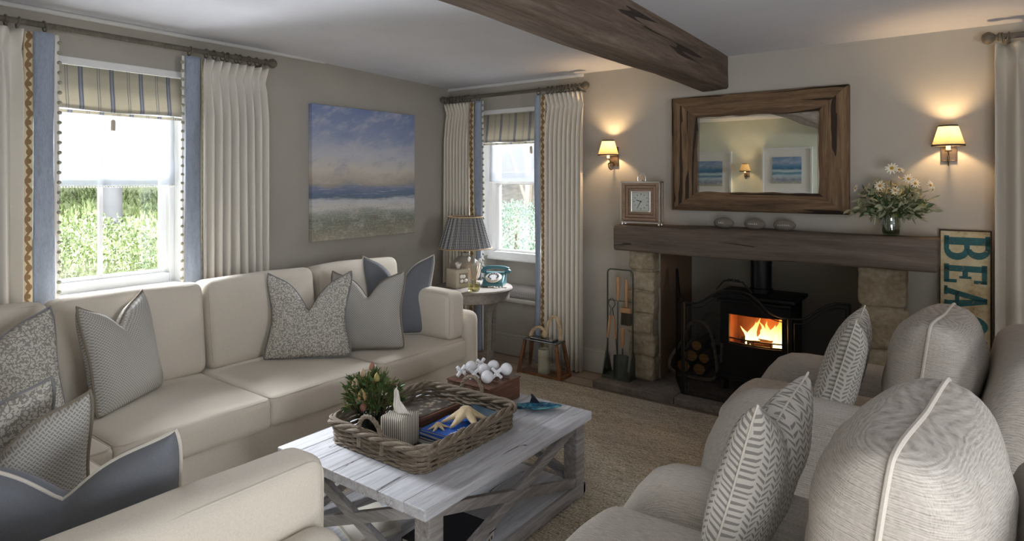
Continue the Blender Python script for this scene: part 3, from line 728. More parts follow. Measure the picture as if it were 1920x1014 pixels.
def seascape(name, scaleu=1.0, seed=0, simple=False):
    n = NT(name); co = n.coord('Generated', loc=(0, 0, 0)); x, y, z = n.xyz(co)
    hz = y if not simple else x
    hor = y if not simple else x
    wob, _ = n.noise(n.comb(hor*1.0+seed, z*3.0, 0.0), 2.4, 5, .65)
    br, _ = n.noise(n.comb(hor*2.2+z*1.6+seed, z*5.0-hor*2.4, 0.0), 1.7, 6, .68)
    hs, _ = n.noise(n.comb(hor*2.0+seed, z*26.0, 0.0), 2.2, 5, .75); sp, _ = n.noise(n.comb(hor, z*1.6, seed+.0), 60, 3, .7)
    t = z+(wob-.5)*.13
    if not simple:
        st = [(0, srgb(176, 168, 150)), (.07, srgb(150, 148, 130)), (.14, srgb(136, 142, 128)), (.20, srgb(168, 174, 164)), (.235, srgb(216, 214, 208)), (.29, srgb(206, 208, 212)), (.315, srgb(104, 122, 142)), (.35, srgb(108, 126, 156)),
              (.39, srgb(134, 142, 168)), (.42, srgb(178, 168, 154)), (.52, srgb(212, 204, 192)), (.64, srgb(194, 196, 206)), (.78, srgb(152, 164, 194)), (1, srgb(126, 144, 186))]
    else:
        st = [(0, srgb(190, 184, 160)), (.15, srgb(140, 150, 172)), (.3, srgb(190, 206, 214)), (.38, srgb(70, 130, 160)), (.48, srgb(200, 216, 220)), (.56, srgb(60, 112, 152)), (.66, srgb(90, 140, 176)), (.8, srgb(150, 170, 196)), (1, srgb(120, 150, 190))]
    c = n.ramp(t, st)
    w2_, _ = n.noise(n.comb(hor*3.2, z*3.0, seed+4.0), 2.0, 5, .7)
    c = n.mix(((w2_-.52)*5.0).clamp()*(z.lt(.3))*.9, c, srgb(214, 210, 204)); c = n.mix(((.44-w2_)*6.0).clamp()*(z.lt(.24))*.8, c, srgb(128, 112, 92))
    sky = (z.gt(.42)) if not simple else (z.gt(.7)); sea = 1.0-sky
    c = n.mix(((br-.5)*4.5).clamp()*sky*.75, c, srgb(206, 204, 206)); c = n.mix(((.47-br)*5.0).clamp()*sky*.5, c, srgb(112, 132, 176))
    c = n.mix(((hs-.55)*6.0).clamp()*sea*.6, c, srgb(222, 222, 220)); c = n.mix(((.45-hs)*6.0).clamp()*sea*.45, c, srgb(92, 104, 124) if not simple else srgb(50, 100, 146))
    low = (z.lt(.26)) if not simple else (z.lt(.1))
    c = n.mix(low*(sp.gt(.60))*.45, c, srgb(110, 92, 78)); c = n.mix(low*(sp.lt(.40))*.45, c, srgb(226, 220, 210))
    n.col(c); n.set(Roughness=.55); n.bump(br+hs*.4+sp*.2, .4, .003); return n.m
b = MB(); b.box(0, .042, -.5235, .5235, -.509, .509); o = b.build('canvas_painting', seascape('seascape_paint'), bevel=.003, smooth=False, loc=(XL+.002, 3.333, 1.564))
tag(o, 'large unframed seascape canvas in blue and cream on the left wall', 'painting')
# pictures and light on the rear wall (seen in the mirror)
def framed(xc, zc, w, h, label, seed):
    root = empty('framed_picture', (xc, YR+.001, zc), 0, label, 'picture')
    b = MB(); t = .024
    b.box(-w/2, -w/2+t, 0, .035, -h/2, h/2); b.box(w/2-t, w/2, 0, .035, -h/2, h/2); b.box(-w/2+t, w/2-t, 0, .035, -h/2, -h/2+t); b.box(-w/2+t, w/2-t, 0, .035, h/2-t, h/2); b.build('frame', M['white'], root, bevel=.002, smooth=False)
    b = MB(); b.box(-w/2+t, w/2-t, 0, .012, -h/2+t, h/2-t); b.build('mount', M['whitef'], root, smooth=False)
    b = MB(); b.box(-w*.29, w*.29, .012, .026, -h*.29, h*.29); b.build('artwork', seascape('seascape_small_%d' % seed, 1, seed, True), root, smooth=False)
framed(-2.16, 1.66, .68, .66, 'white framed blue seascape seen in the mirror, right of the reflected light', 3)
framed(-3.28, 1.62, .68, .66, 'white framed seascape seen cut off at the left of the mirror', 8)
# ================================================================= SOFA
def loop(hx, hy, r, n=5):
    pts = []
    for cx, cy, a0 in ((hx-r, hy-r, 0), (-(hx-r), hy-r, PI/2), (-(hx-r), -(hy-r), PI), (hx-r, -(hy-r), 1.5*PI)):
        for i in range(n+1): a = a0+PI/2*i/n; pts.append((cx+r*math.cos(a), cy+r*math.sin(a)))
    return pts
def box_cushion(parent, name, c, size, r=.045, puff=(0, 0, .02), pipe='z', rot=(0, 0, 0), m='linen', mp='pipe', pr=.0045, wob=.006, seed=0):
    hx, hy, hz = [q/2 for q in size]; sd = seed*7.3
    def fn(p, u, v, w): q = noise.noise_vector(Vector((p.x*4+sd, p.y*4, p.z*4)))*wob; return p+q
    b = MB(); b.rbox((0, 0, 0), size, r, 14, puff, fn=fn); o = b.build(name, M[m], parent, loc=c, rot=rot, angle=80)
    k = r*.29; b = MB()
    W3 = lambda p: Vector(p)+noise.noise_vector(Vector((p[0]*4+sd, p[1]*4, p[2]*4)))*wob
    for s in (1, -1):
        if pipe == 'z': pts = [W3((x, y, s*(hz-k))) for x, y in loop(hx-k, hy-k, r)]
        if pipe == 'x': pts = [W3((s*(hx-k), x, y)) for x, y in loop(hy-k, hz-k, r)]
        if pipe == 'y': pts = [W3((x, s*(hy-k), y)) for x, y in loop(hx-k, hz-k, r)]
        b.tube(pts, pr, 7, True)
    b.build('piping', M[mp], o)
    return o
sofa = empty('corner_sofa', (-3.2, 1.6, 0), 0, 'large cream L-shaped corner sofa under the left window', 'sofa')
inv = Matrix.Translation((3.2, -1.6, 0))
def SB(): q = MB(); q.M = inv; return q
def sl(x, y, z): return (x+3.2, y-1.6, z)
b = SB(); b.rbox((-3.18, 1.70, .165), (.84, 2.98, .29), .03, 8); b.build('base', M['linen'], sofa)
b = SB(); b.rbox((-2.12, .50, .165), (1.35, .86, .29), .03, 8); b.build('base', M['linen'], sofa)
b = SB(); b.rbox((-3.67, 1.72, .42), (.15, 3.16, .82), .05, 8); b.build('back_frame', M['linen'], sofa)
b = SB(); b.rbox((-2.50, .14, .42), (2.2, .15, .82), .05, 8); b.build('back_frame', M['linen'], sofa)
b = SB(); b.rbox((-3.19, 3.245, .315), (.94, .15, .61), .065, 10); b.build('arm', M['linen'], sofa)
b = SB(); b.rbox((-1.335, .545, .315), (.145, .98, .61), .065, 10); b.build('arm', M['linen'], sofa)
for i, y in enumerate((1.385, 2.065, 2.79)):
    w = .69 if i < 2 else .74
    box_cushion(sofa, 'seat_cushion', sl(-3.15, y, .385), (.88, w, .145), .03, (.015, .0, .022), seed=i)
box_cushion(sofa, 'seat_cushion', sl(-3.15, .64, .385), (.88, .80, .145), .03, (0, 0, .02), seed=4)
box_cushion(sofa, 'seat_cushion', sl(-2.06, .56, .385), (1.28, .78, .145), .03, (0, .01, .02), seed=5)
for i, y in enumerate((.69, 1.40, 2.115, 2.84)):
    box_cushion(sofa, 'back_cushion', sl(-3.47, y, .695), (.20, .705, .49), .05, (.035, .0, .012), 'x', (0, -.12, 0), seed=10+i)
for i, x in enumerate((-2.9, -2.15)): box_cushion(sofa, 'back_cushion', sl(x, .33, .695), (.70, .20, .49), .05, (0, .035, .01), 'y', (.12, 0, 0), seed=15+i)
box_cushion(sofa, 'arm_cushion', sl(-3.06, 3.085, .615), (.66, .15, .31), .04, (0, .015, .008), 'y', (0, 0, 0), seed=20)
box_cushion(sofa, 'arm_cushion', sl(-1.475, .66, .615), (.15, .80, .31), .045, (.018, 0, .008), 'x', (0, 0, 0), seed=21, pr=.005)
# ================================================================= SCATTER CUSHIONS
def pillow(cover, mp, w, h, t, pos, face, tilt=.25, roll=0, chop=.10, seed=1, label='', group=None, pinch=.09, pr=.005, name='scatter_cushion', parent=None, cwid=.30, earp=0.04, front=None, ppow=.42, cat='cushion'):
    N = 34; sd = seed*3.7
    def outline(u, v):
        cx = pinch*(1-abs(v)**1.7)**1.3; cz = .045*(1-u*u)
        x = u*w/2*(1-cx); z = v*h/2*(1-cz if v > 0 else 1-cz*.5)
        g = math.exp(-(abs(u)/cwid)**1.35); vv = (v+1)/2; cr_ = (abs(u)*abs(v))**7; x *= 1-.055*cr_; z *= 1-.045*cr_
        z -= chop*g*vv**2.2
        z += earp*(abs(u)**4)*max(0, v)**4
        return x, z, g, vv
    def surf(sg):
        def fn(a, c):
            u = math.sin((a-.5)*PI); v = math.sin((c-.5)*PI)
            u = .35*u+.65*(2*a-1); v = .35*v+.65*(2*c-1)
            x, z, g, vv = outline(u, v)
            th = t/2*((1-abs(u)**3.0)*(1-abs(v)**3.0))**ppow
            th *= 1-.35*g*vv**2*(1 if chop > .02 else 0)
            nn = noise.noise(Vector((u*1.6+sd, v*1.6, sg)))*.10+noise.noise(Vector((u*4+sd, v*4, sg+5)))*.05
            y = -sg*th*(1+nn)
            cr = noise.noise(Vector((math.atan2(v-.9, u)*4, sd, 0)))*.008*g*vv if chop > .02 else 0
            return Vector((x, y+cr, z+h/2)), (x*1.0+sd, z)
        return fn
    rz = math.atan2(face[0], -face[1])
    if parent is None: root = empty(name, pos, 0, label, cat, group)
    else: root = bpy.data.objects.new(name, None); COL.objects.link(root); root.parent = parent; root.location = pos
    root.rotation_euler = (Matrix.Rotation(rz, 3, 'Z') @ Matrix.Rotation(-tilt, 3, 'X') @ Matrix.Rotation(roll, 3, 'Y')).to_euler()
    b = MB(); b.grid(surf(1), N, N); b.grid(surf(-1), N, N, flip=True); o = b.build('cover', M[cover], root, angle=180)
    bm = bmesh.new(); bm.from_mesh(o.data); bmesh.ops.remove_doubles(bm, verts=bm.verts, dist=.0006); bmesh.ops.recalc_face_normals(bm, faces=bm.faces); bm.to_mesh(o.data); bm.free()
    pts = []
    K = 30
    for i in range(K): pts.append((-1+2*i/K, -1))
    for i in range(K): pts.append((1, -1+2*i/K))
    for i in range(K): pts.append((1-2*i/K, 1))
    for i in range(K): pts.append((-1, 1-2*i/K))
    P3 = []
    for u, v in pts:
        x, z, g, vv = outline(u, v); r = (u*u*v*v)**4
        P3.append((x*1.010, 0, z*(1.006)+h/2))
    b = MB(); b.tube(P3, pr, 7, True); b.build('piping', M[mp], root)
    return root
M['pipe_g'] = fabric('grey_piping', srgb(140, 140, 142), 500, .05, .3); M['pipe_c'] = fabric('cream_piping', srgb(206, 200, 188), 500, .05, .3); M['pipe_t'] = fabric('taupe_piping', srgb(134, 124, 110), 500, .05, .3)
ZS = .475
pillow('greyc', 'pipe_c', .50, .50, .15, (-3.10, 2.91, ZS), (.72, -.69), .24, 0, .18, 1, 'plain blue-grey cushion propped against the far sofa arm', pinch=.17, cwid=.30)
pillow('lattice', 'pipe_t', .47, .45, .13, (-2.98, 2.53, ZS), (.66, -.75), .26, 0, .13, 2, 'small-lattice grey cushion between the blue-grey and the coral-print cushion at the far end', pinch=.15, cwid=.28)
pillow('coral', 'pipe_g', .50, .47, .15, (-3.10, 2.20, ZS), (.74, -.67), .26, 0, .19, 3, 'coral-print cushion on the middle of the sofa, frontmost of the far group', pinch=.18, cwid=.32)
pillow('lattice', 'pipe_t', .45, .47, .16, (-3.17, 1.29, ZS-.01), (.84, .54), .20, 0, .10, 4, 'small-lattice grey cushion alone on the sofa under the left window', pinch=.11, cwid=.34)
pillow('coral', 'pipe_g', .52, .49, .17, (-3.02, .74, ZS-.01), (.95, .10), .28, 0, .12, 5, 'large coral-print cushion in the sofa corner at the left edge', pinch=.06, cwid=.34)
pillow('greyc', 'pipe_c', .54, .40, .17, (-1.88, .62, ZS-.035), (-.82, .57), .22, 0, .12, 6, 'blue-grey cushion with cream piping nearest the camera, behind the sofa arm', pinch=.05, cwid=.34)
pillow('lattice', 'pipe_t', .48, .39, .13, (-2.24, .54, ZS-.02), (-.97, .2), .15, 0, .13, 7, 'small-lattice cushion with taupe piping poking up behind the nearest blue-grey cushion', pinch=.06)
pillow('coral', 'pipe_g', .50, .40, .13, (-2.46, .50, ZS-.02), (-.97, .2), .15, 0, .12, 8, 'coral-print cushion poking up behind the near lattice cushion, lower left', pinch=.06)
# ================================================================= ARMCHAIRS
def arm_mesh(b, yc, w, sgn):
    prof = [(.10, .585), (-.2, .595), (-.55, .605), (-.70, .606), (-.775, .597), (-.835, .565), (-.885, .505), (-.93, .43), (-.965, .35), (-.985, .26), (-.99, .15), (-.99, .02)]
    def fn(s, t):
        k = s*(len(prof)-1); i = min(int(k), len(prof)-2); f = k-i
        x = prof[i][0]*(1-f)+prof[i+1][0]*f; z = prof[i][1]*(1-f)+prof[i+1][1]*f
        edge = 1-.25*max(0, (s-.5)/.5)**3
        hw = w/2*edge; r = min(hw, max(.02, z-.02))
        if t < .3: y = -hw; zz = (z-r)*t/.3
        elif t > .7: y = hw; zz = (z-r)*(1-t)/.3
        else: a = PI*(t-.3)/.4; y = -hw*math.cos(a)*1.0; zz = z-r+r*math.sin(a)
        if .2 < t < .8 or True: y += .012*math.sin(PI*min(1, zz/.6))*(1 if y > 0 else -1)*min(1, zz*3)
        return Vector((x, yc+y, max(.015, zz)))
    b.grid(fn, 44, 30)
def armchair(yc, label):
    root = empty('armchair', (-.4, yc, 0), 0, label, 'armchair', 'pair of pale woven armchairs')
    def B(): q = MB(); q.M = T(.4, 0, 0); return q
    b = B(); b.rbox((-.40, 0, .165), (1.10, .56, .29), .04, 8); b.build('base', M['chairf'], root)
    for s in (-1, 1):
        b = B(); arm_mesh(b, s*.345, .15, s); b.build('arm', M['chairf'], root, angle=80)
    def bf(p, u, v, w): p.x += .10*max(0, w)**1.5+ .02*noise.noise(p*3); p.z -= .05*max(0, w)*v*v; p.z += .0; return p
    b = B(); b.rbox((.10, 0, .462), (.20, .82, .904), .085, 12, (.0, .0, 0), fn=bf); b.build('back', M['chairf'], root, angle=80)
    o = box_cushion(root, 'seat_cushion', (-.585+.4, 0, .385), (.74, .55, .17), .06, (.03, .01, .02), 'z', m='chairf', mp='chairp', pr=.004, seed=30)
    pillow('chairf', 'chairp', .62, .555, .33, (-.150+.4, 0, .49), (-.994, .11), .13, 0, .012, 11, parent=root, name='back_cushion', pinch=.015, pr=.006, cwid=.6, earp=-.01, ppow=.40)
    return root
c1 = armchair(1.56, 'pale woven armchair nearest the camera at the right edge')
c2 = copy_tree(c1); c2.location = (-.4, 3.17, 0); [setattr(q, 'location', q.location-Vector((.02, 0, .075))) for q in c2.children if q.name.startswith('back_cushion')]; c2['label'] = 'pale woven armchair nearer the fire, in front of the wooden sign'
pillow('leaf', 'pipe_c', .38, .47, .17, (-.54, 1.80, ZS-.01), (-.99, .12), .27, 0, .09, 12, 'leaf-print grey cushion on the armchair nearest the camera', pinch=.05, cwid=.32, pr=.003)
pillow('leaf', 'pipe_c', .38, .46, .17, (-.52, 3.04, ZS-.01), (-1, -.04), .27, 0, .04, 13, 'leaf-print grey cushion on the armchair nearer the fire', pinch=.05, cwid=.32, pr=.003)
# ================================================================= MIRROR, LIGHTS, MANTEL OBJECTS
mr = empty('wall_mirror', (-1.175, YA-.001, 1.69), 0, 'wide mirror framed in reclaimed brown wood above the mantelpiece', 'mirror')
mx0, mx1, mz0, mz1, fw_ = -.575, .56, -.395, .405, .185
def plank(name, poly, m, seed):
    b = MB()
    # rounded profile rail built from a polygon in XZ, thickness in Y, with rough displaced face
    (ax, az), (bx, bz), (cx, cz), (dx_, dz) = poly
    n1, n2 = 34, 8
    def fn(s, t):
        ox, oz = ax+(bx-ax)*s, az+(bz-az)*s; ix, iz = dx_+(cx-dx_)*s, dz+(cz-dz)*s
        x = ox+(ix-ox)*t; z = oz+(iz-oz)*t
        e = min(t, 1-t); y = -.062+.016*max(0, 1-e/.12)**2+.006*noise.noise(Vector((x*9, z*9, seed)))+.010*t
        if t < .01 or t > .99:
            j = noise.noise(Vector((x*7, z*7, seed+9)))*.004; x += j; z += j
        return Vector((x, y, z))
    b.grid(fn, n1, n2)
    vs = []; 
    for (x, z) in ((ax, az), (bx, bz), (cx, cz), (dx_, dz)): vs.append((x, -.048, z)); vs.append((x, 0, z))
    b.add(vs, [(0, 2, 3, 1), (2, 4, 5, 3), (4, 6, 7, 5), (6, 0, 1, 7), (1, 3, 5, 7)])
    o = b.build(name, m, mr, angle=50); return o
iw = [mx0+.195, mx1-.175, mz0+.135, mz1-.155]
plank('frame_rail', [(mx0, mz1), (mx1, mz1), (iw[1], iw[3]), (iw[0], iw[3])], M['mirx'], 1)
plank('frame_rail', [(mx1, mz0), (mx0, mz0), (iw[0], iw[2]), (iw[1], iw[2])], M['mirx'], 4)
plank('frame_stile', [(mx0, mz0), (mx0, mz1), (iw[0], iw[3]), (iw[0], iw[2])], M['mirz'], 7)
plank('frame_stile', [(mx1, mz1), (mx1, mz0), (iw[1], iw[2]), (iw[1], iw[3])], M['mirz'], 11)
b = MB(); b.box(iw[0]-.01, iw[1]+.01, -.040, -.034, iw[2]-.01, iw[3]+.01); b.build('mirror_glass', plain('silvered_glass', (.86, .90, .88, 1), .0, 1), mr, smooth=False)
# wall lights
shade_n = NT('linen_lampshade'); wv, _ = shade_n.noise(shade_n.coord('Object', (1, 1, 3)), 160, 2); cs = shade_n.ramp(wv, [(.3, srgb(196, 168, 118)), (.7, srgb(222, 200, 154))])
shade_n.col(cs); shade_n.set(Roughness=.9); tr = shade_n.shader('ShaderNodeBsdfTranslucent'); shade_n.lk(cs, tr.inputs[0]); shade_n.mixsh(.13, shade_n.p.outputs[0], tr.outputs[0])
bulb_n = NT('bulb_glow'); em = bulb_n.shader('ShaderNodeEmission', Color=(1, .72, .38, 1), Strength=10); bulb_n.lk(em.outputs[0], bulb_n.out.inputs[0])
cand_n = NT('candle_tube'); cand_n.col(srgb(240, 232, 210)); cand_n.val(cand_n.p, 'Emission Color', (1, .78, .48, 1)); cand_n.val(cand_n.p, 'Emission Strength', .9)
M['band'] = plain('shade_band', srgb(58, 52, 46), .8)
def wall_light(x, y, ny, z, label):
    root = empty('wall_light', (x, y, z), 0 if ny < 0 else PI, label, 'wall light', 'bronze wall lights with linen shades')
    b = MB(); b.box(-.037, .037, -.008, 0, -.075, .075); b.build('back_plate', M['bronze'], root, bevel=.002, smooth=False)
    b = MB()
    for q in ((-.037, .037, -.012, -.004, -.075, -.069), (-.037, .037, -.012, -.004, .069, .075), (-.037, -.031, -.012, -.004, -.075, .075), (.031, .037, -.012, -.004, -.075, .075)): b.box(*q)
    b.build('plate_rim', M['bronze'], root, bevel=.001, smooth=False)
    b = MB(); pts = [(0, -.008, -.035)]+[(0, -.055-.045*math.cos(PI*k/10), -.055-.045*math.sin(PI*k/10)) for k in range(11)]+[(0, -.10, -.02)]
    b.tube(pts, .0042, 8); b.build('arm', M['bronze'], root)
    b = MB(); b.lathe([(.001, -.024), (.016, -.022), (.017, -.018), (.012, -.014)], 16, T(0, -.10, 0)); b.build('drip_pan', M['bronze'], root)
    b = MB(); b.lathe([(.011, -.016), (.011, .02)], 14, T(0, -.10, 0)); b.build('candle_tube', cand_n.m, root)
    b = MB(); b.ball((0, -.10, .045), (.013, .013, .022), 12, 8); b.build('bulb', bulb_n.m, root)
    n = 28; b = MB()
    b.grid(lambda s, t: Vector(((.079-.034*t)*math.cos(2*PI*s), -.10+(.079-.034*t)*math.sin(2*PI*s), .008+.115*t)), n, 4, closeu=True); sh_ = b.build('lamp_shade', shade_n.m, root)
    for r, zz in ((.0795, .010), (.0465, .119)):
        b = MB(); b.grid(lambda s, t: Vector(((r-.0016*t)*math.cos(2*PI*s), -.10+(r-.0016*t)*math.sin(2*PI*s), zz-.004+.009*t)), n, 1, closeu=True); b.build('shade_band', M['band'], sh_, solid=.0015)
    l = bpy.data.lights.new('bulb_light', 'POINT'); l.energy = 6.5; l.color = (1, .66, .34); l.shadow_soft_size = .018
    lo = bpy.data.objects.new('bulb_light', l); COL.objects.link(lo); lo.parent = root; lo.location = (0, -.10, .075)
    return root
wall_light(-2.235, YA, -1, 1.690, 'small lit bronze wall light between the curtain and the mirror')
wall_light(-.115, YA, -1, 1.690, 'small lit bronze wall light right of the mirror, above the wooden sign')
wall_light(-2.72, YR, 1, 1.64, 'small lit wall light seen between two pictures in the mirror')
# clock
ck = empty('mantel_clock', (-1.915, 4.15, 1.189), .04, 'square wooden clock in a polished metal case on the left of the mantelpiece', 'clock')
w2_, hh = .15, .31
b = MB()
t = .010
for x in (-w2_, w2_-t):
    for y in (-.035, .035-t): b.box(x, x+t, y, y+t, .012, hh)
for z in (.012, hh-t):
    b.box(-w2_, w2_, -.035, -.035+t, z, z+t); b.box(-w2_, w2_, .035-t, .035, z, z+t); b.box(-w2_, -w2_+t, -.035, .035, z, z+t); b.box(w2_-t, w2_, -.035, .035, z, z+t)
b.build('metal_frame', M['chrome'], ck, smooth=False)
b = MB()
for x in (-w2_+.012, w2_-.012):
    for y in (-.028, .028): b.lathe([(.007, 0), (.007, .012)], 10, T(x, y, 0))
b.build('feet', M['chrome'], ck)
b = MB(); b.box(-w2_+t, w2_-t, .026, .034, .02, hh-t); b.box(-w2_+t, w2_-t, -.005, .03, .02, hh-t); b.build('clock_case', M['clockw'], ck, smooth=False)
zc = .012+hh/2
for k in range(3):
    o_ = w2_-t-.004-k*.022; i_ = o_-.019; y0_ = -.030+k*.006
    b = MB(); frame_mb(b, -o_, o_, zc-o_, zc+o_, .019, plY, y0_, 0.0); b.build('stepped_moulding', M['clockw'], ck, bevel=.003, smooth=False)
b = MB(); frame_mb(b, -.075, .075, zc-.075, zc+.075, .010, plY, -.026, -.006); b.build('dial_bezel', M['chrome'], ck, bevel=.002, smooth=False)
b = MB(); b.box(-.066, .066, -.014, -.008, zc-.066, zc+.066); dial = b.build('dial', plain('dial_face', srgb(196, 198, 190), .5), ck, smooth=False)
b = MB()
for k in range(12):
    a = 2*PI*k/12; r = .052; mk = T(r*math.sin(a), -.0145, zc+r*math.cos(a)) @ RY(a); b.box(-.0016, .0016, -.001, 0, -.006, .006, mk)
b.build('hour_marks', M['iron'], dial, smooth=False)
for nm, ang, L, w in (('hour_hand', (9.58/12)*2*PI, .034, .004), ('minute_hand', (35/60)*2*PI, .046, .003)):
    b = MB(); b.box(-w/2, w/2, -.002, 0, -.008, L, T(0, -.016, zc) @ RY(ang)); b.build(nm, M['iron'], dial, smooth=False)
b = MB(); b.tube([(-.030, 0, hh+.002), (-.030, 0, hh+.03), (-.018, 0, hh+.058), (.018, 0, hh+.058), (.030, 0, hh+.03), (.030, 0, hh+.002)], .004, 8); b.build('handle', M['chrome'], ck)
b = MB(); b.lathe([(.014, hh), (.012, hh+.008), (.004, hh+.014)], 14); b.build('handle_boss', M['chrome'], ck)
# pebbles
words = [3, 5, 6]
for i, (px, py) in enumerate(((1357, 428), (1415, 430), (1471, 432))):
    p = at(px, 340, 'Y', 4.17)
    lab = ['grey oval engraved pebble on the mantelpiece, nearest the clock', 'grey oval engraved pebble on the mantelpiece between the other two pebbles', 'grey oval engraved pebble on the mantelpiece, nearest the flowers'][i]
    root = empty('engraved_pebble', (p.x, 4.17, 1.189), .1*i, lab, 'stone', 'three engraved pebbles on the mantelpiece')
    b = MB(); b.ball((0, 0, .036), (.066, .042, .037), 24, 14); b.build('stone_body', M['pebble'], root)
    b = MB(); random.seed(i+4); x = -.006*words[i]
    for k in range(words[i]):
        h_ = random.choice([.006, .009, .006]); xx = x+k*.012
        yb = -.042*math.sqrt(max(0, 1-(xx/.066)**2))
        b.tube([(xx-.004, yb-.0005, .036), (xx-.001, yb-.001, .036+h_), (xx+.002, yb-.001, .034), (xx+.005, yb-.0005, .037)], .0009, 5)
    b.build('engraving', M['whitef'], root)
# flower vase
fv = empty('glass_vase', (-.385, 4.19, 1.189), 0, 'small glass vase of white daisies and grey-green leaves on the mantelpiece', 'vase of flowers')
b = MB(); b.lathe([(.036, 0), (.044, .006), (.048, .03), (.048, .075), (.044, .10), (.047, .115), (.0455, .115), (.042, .10), (.046, .075), (.046, .03), (.040, .010), (.001, .010)], 28, caps=False); b.build('vase_body', M['vglass'], fv)
b = MB(); b.lathe([(.001, .011), (.040, .012), (.045, .03), (.045, .06), (.001, .06)], 24, caps=False); b.build('water', glassy('greenish_water', (.55, .60, .38, 1), .1), fv)
random.seed(21); st = MB(); lf = MB(); lf2 = MB()
def leaf(b, p, d, L, w, fold=.2, up=None, M0=None):
    d = Vector(d).normalized(); s = d.cross(Vector((random.gauss(0, 1), random.gauss(0, 1), random.gauss(0, 1)))).normalized(); n = d.cross(s); p = Vector(p)
    pts = []
    for t, ww in ((0, .08), (.3, .8), (.6, 1), (.85, .6), (1, .05)):
        c = p+d*L*t+n*L*fold*t*t; pts += [c-s*w*ww/2, c+n*w*.12*ww, c+s*w*ww/2]
    fs = []
    for i in range(4): fs += [(i*3, i*3+1, i*3+4, i*3+3), (i*3+1, i*3+2, i*3+5, i*3+4)]
    b.add([tuple(q) for q in pts], fs)
stems = []
for i in range(95):
    a = random.random()*2*PI; el = random.uniform(-.15, 1.25); R = random.uniform(.11, .215)
    e = Vector((math.cos(a)*math.cos(el)*R*1.1, math.sin(a)*math.cos(el)*R*.62, .13+math.sin(el)*R*.9))
    st.tube([(math.cos(a)*.02, math.sin(a)*.02, .02), (e.x*.25, e.y*.25, .13), tuple(e)], .0012, 5)
    for k in range(7):
        t = random.uniform(.35, 1); q = Vector((e.x*t, e.y*t, .13+(e.z-.13)*t)); d = Vector((random.gauss(e.x*5, .7), random.gauss(e.y*5, .7), random.gauss(-.15 if el < .6 else .3, .6)))
        leaf(lf if random.random() < .72 else lf2, q, d, random.uniform(.03, .065), random.uniform(.012, .024))
st.build('stems', M['stem'], fv); lf.build('sage_foliage', M['sage'], fv, smooth=False); lf2.build('green_foliage', M['dkleaf'], fv, smooth=False)
b = MB(); random.seed(8)
for i in range(110):
    a = random.random()*2*PI; r = random.uniform(.03, .15); p = (math.cos(a)*r, math.sin(a)*r*.6-.02, .2+random.uniform(-.02, .10)*(1.4-r*5)+.02)
    for k in range(3): leaf(b, p, (random.gauss(0, 1), random.gauss(-.4, .8), random.gauss(.6, .6)), .018, .006, .1)
b.build('blossom', plain('cream_blossom', srgb(206, 190, 140), .8, var=.15, scale=30), fv, smooth=False)
def daisy(parent, p, d, R):
    m = T(*p) @ Vector(d).to_track_quat('Z', 'Y').to_matrix().to_4x4(); b = MB()
    for k in range(11):
        a = 2*PI*k/11+random.uniform(-.1, .1); mm = m @ RZ(a); L = R*random.uniform(.9, 1.05)
        b.add([(.004, -.002, 0), (L*.5, -R*.17, .006), (L, -R*.06, .002), (L, R*.06, .002), (L*.5, R*.17, .006), (.004, .002, 0)], [(0, 1, 2, 3, 4, 5)], None, mm)
    o = b.build('daisy_petals', M['petal'], parent, smooth=False)
    b = MB(); b.ball((0, 0, .003), (R*.27, R*.27, R*.16), 12, 8, m); b.build('daisy_centre', M['yolk'], o)
for p, d, R in (((.012, -.07, .385), (-.1, -1, .35), .036), ((.045, -.04, .375), (.2, -.6, .9), .030), ((.09, -.05, .325), (.3, -1, .4), .030), ((-.045, -.09, .285), (-.2, -1, .2), .030), ((.12, -.04, .30), (.5, -.8, .2), .028), ((-.17, -.05, .27), (-.8, -.5, .3), .024),
                ((.19, -.04, .29), (.8, -.5, .2), .028), ((.20, -.03, .265), (.9, -.4, -.2), .022), ((.03, -.10, .26), (0, -1, .0), .024)): daisy(fv, p, d, R)
# ================================================================= STOVE, SCREEN, LOGS
sv = empty('wood_stove', (-1.20, 4.55, .05), 0, 'black wood-burning stove with a fire lit behind its glass', 'stove')
# stove local: x width .50, y front -.20 .. back .18, z 0 .. .70
b = MB(); b.box(-.235, .235, -.155, .165, .10, .18); b.box(-.235, -.215, -.155, .165, .18, .64); b.box(.215, .235, -.155, .165, .18, .64); b.box(-.215, .215, .14, .165, .18, .64); b.box(-.235, .235, -.155, .165, .60, .645); b.build('body', M['stovem'], sv, bevel=.006, smooth=False)
def arc_front(b, x0, x1, z0, z1, yb, bow, th, n=14):
    fr = lambda x: yb-bow*(1-(x/.235)**2)
    b.grid(lambda s, t: Vector((x0+(x1-x0)*s, fr(x0+(x1-x0)*s), z0+(z1-z0)*t)), n, 1)
    b.grid(lambda s, t: Vector((x0+(x1-x0)*s, fr(x0+(x1-x0)*s)+th, z0+(z1-z0)*t)), n, 1, flip=True)
    b.grid(lambda s, t: Vector((x0+(x1-x0)*s, fr(x0+(x1-x0)*s)+th*(1-t), z0)), n, 1)
    b.grid(lambda s, t: Vector((x0+(x1-x0)*s, fr(x0+(x1-x0)*s)+th*t, z1)), n, 1)
    for x, fl in ((x0, 0), (x1, 1)): b.add([(x, fr(x), z0), (x, fr(x)+th, z0), (x, fr(x)+th, z1), (x, fr(x), z1)], [(0, 1, 2, 3)])
b = MB(); arc_front(b, -.225, .225, .12, .33, -.155, .05, .03); arc_front(b, -.225, .225, .535, .63, -.155, .05, .03); arc_front(b, -.225, -.165, .33, .535, -.155, .05, .03, 4); arc_front(b, .18, .225, .33, .535, -.155, .05, .03, 4)
dr = b.build('door', M['stovem'], sv, smooth=True, angle=30)
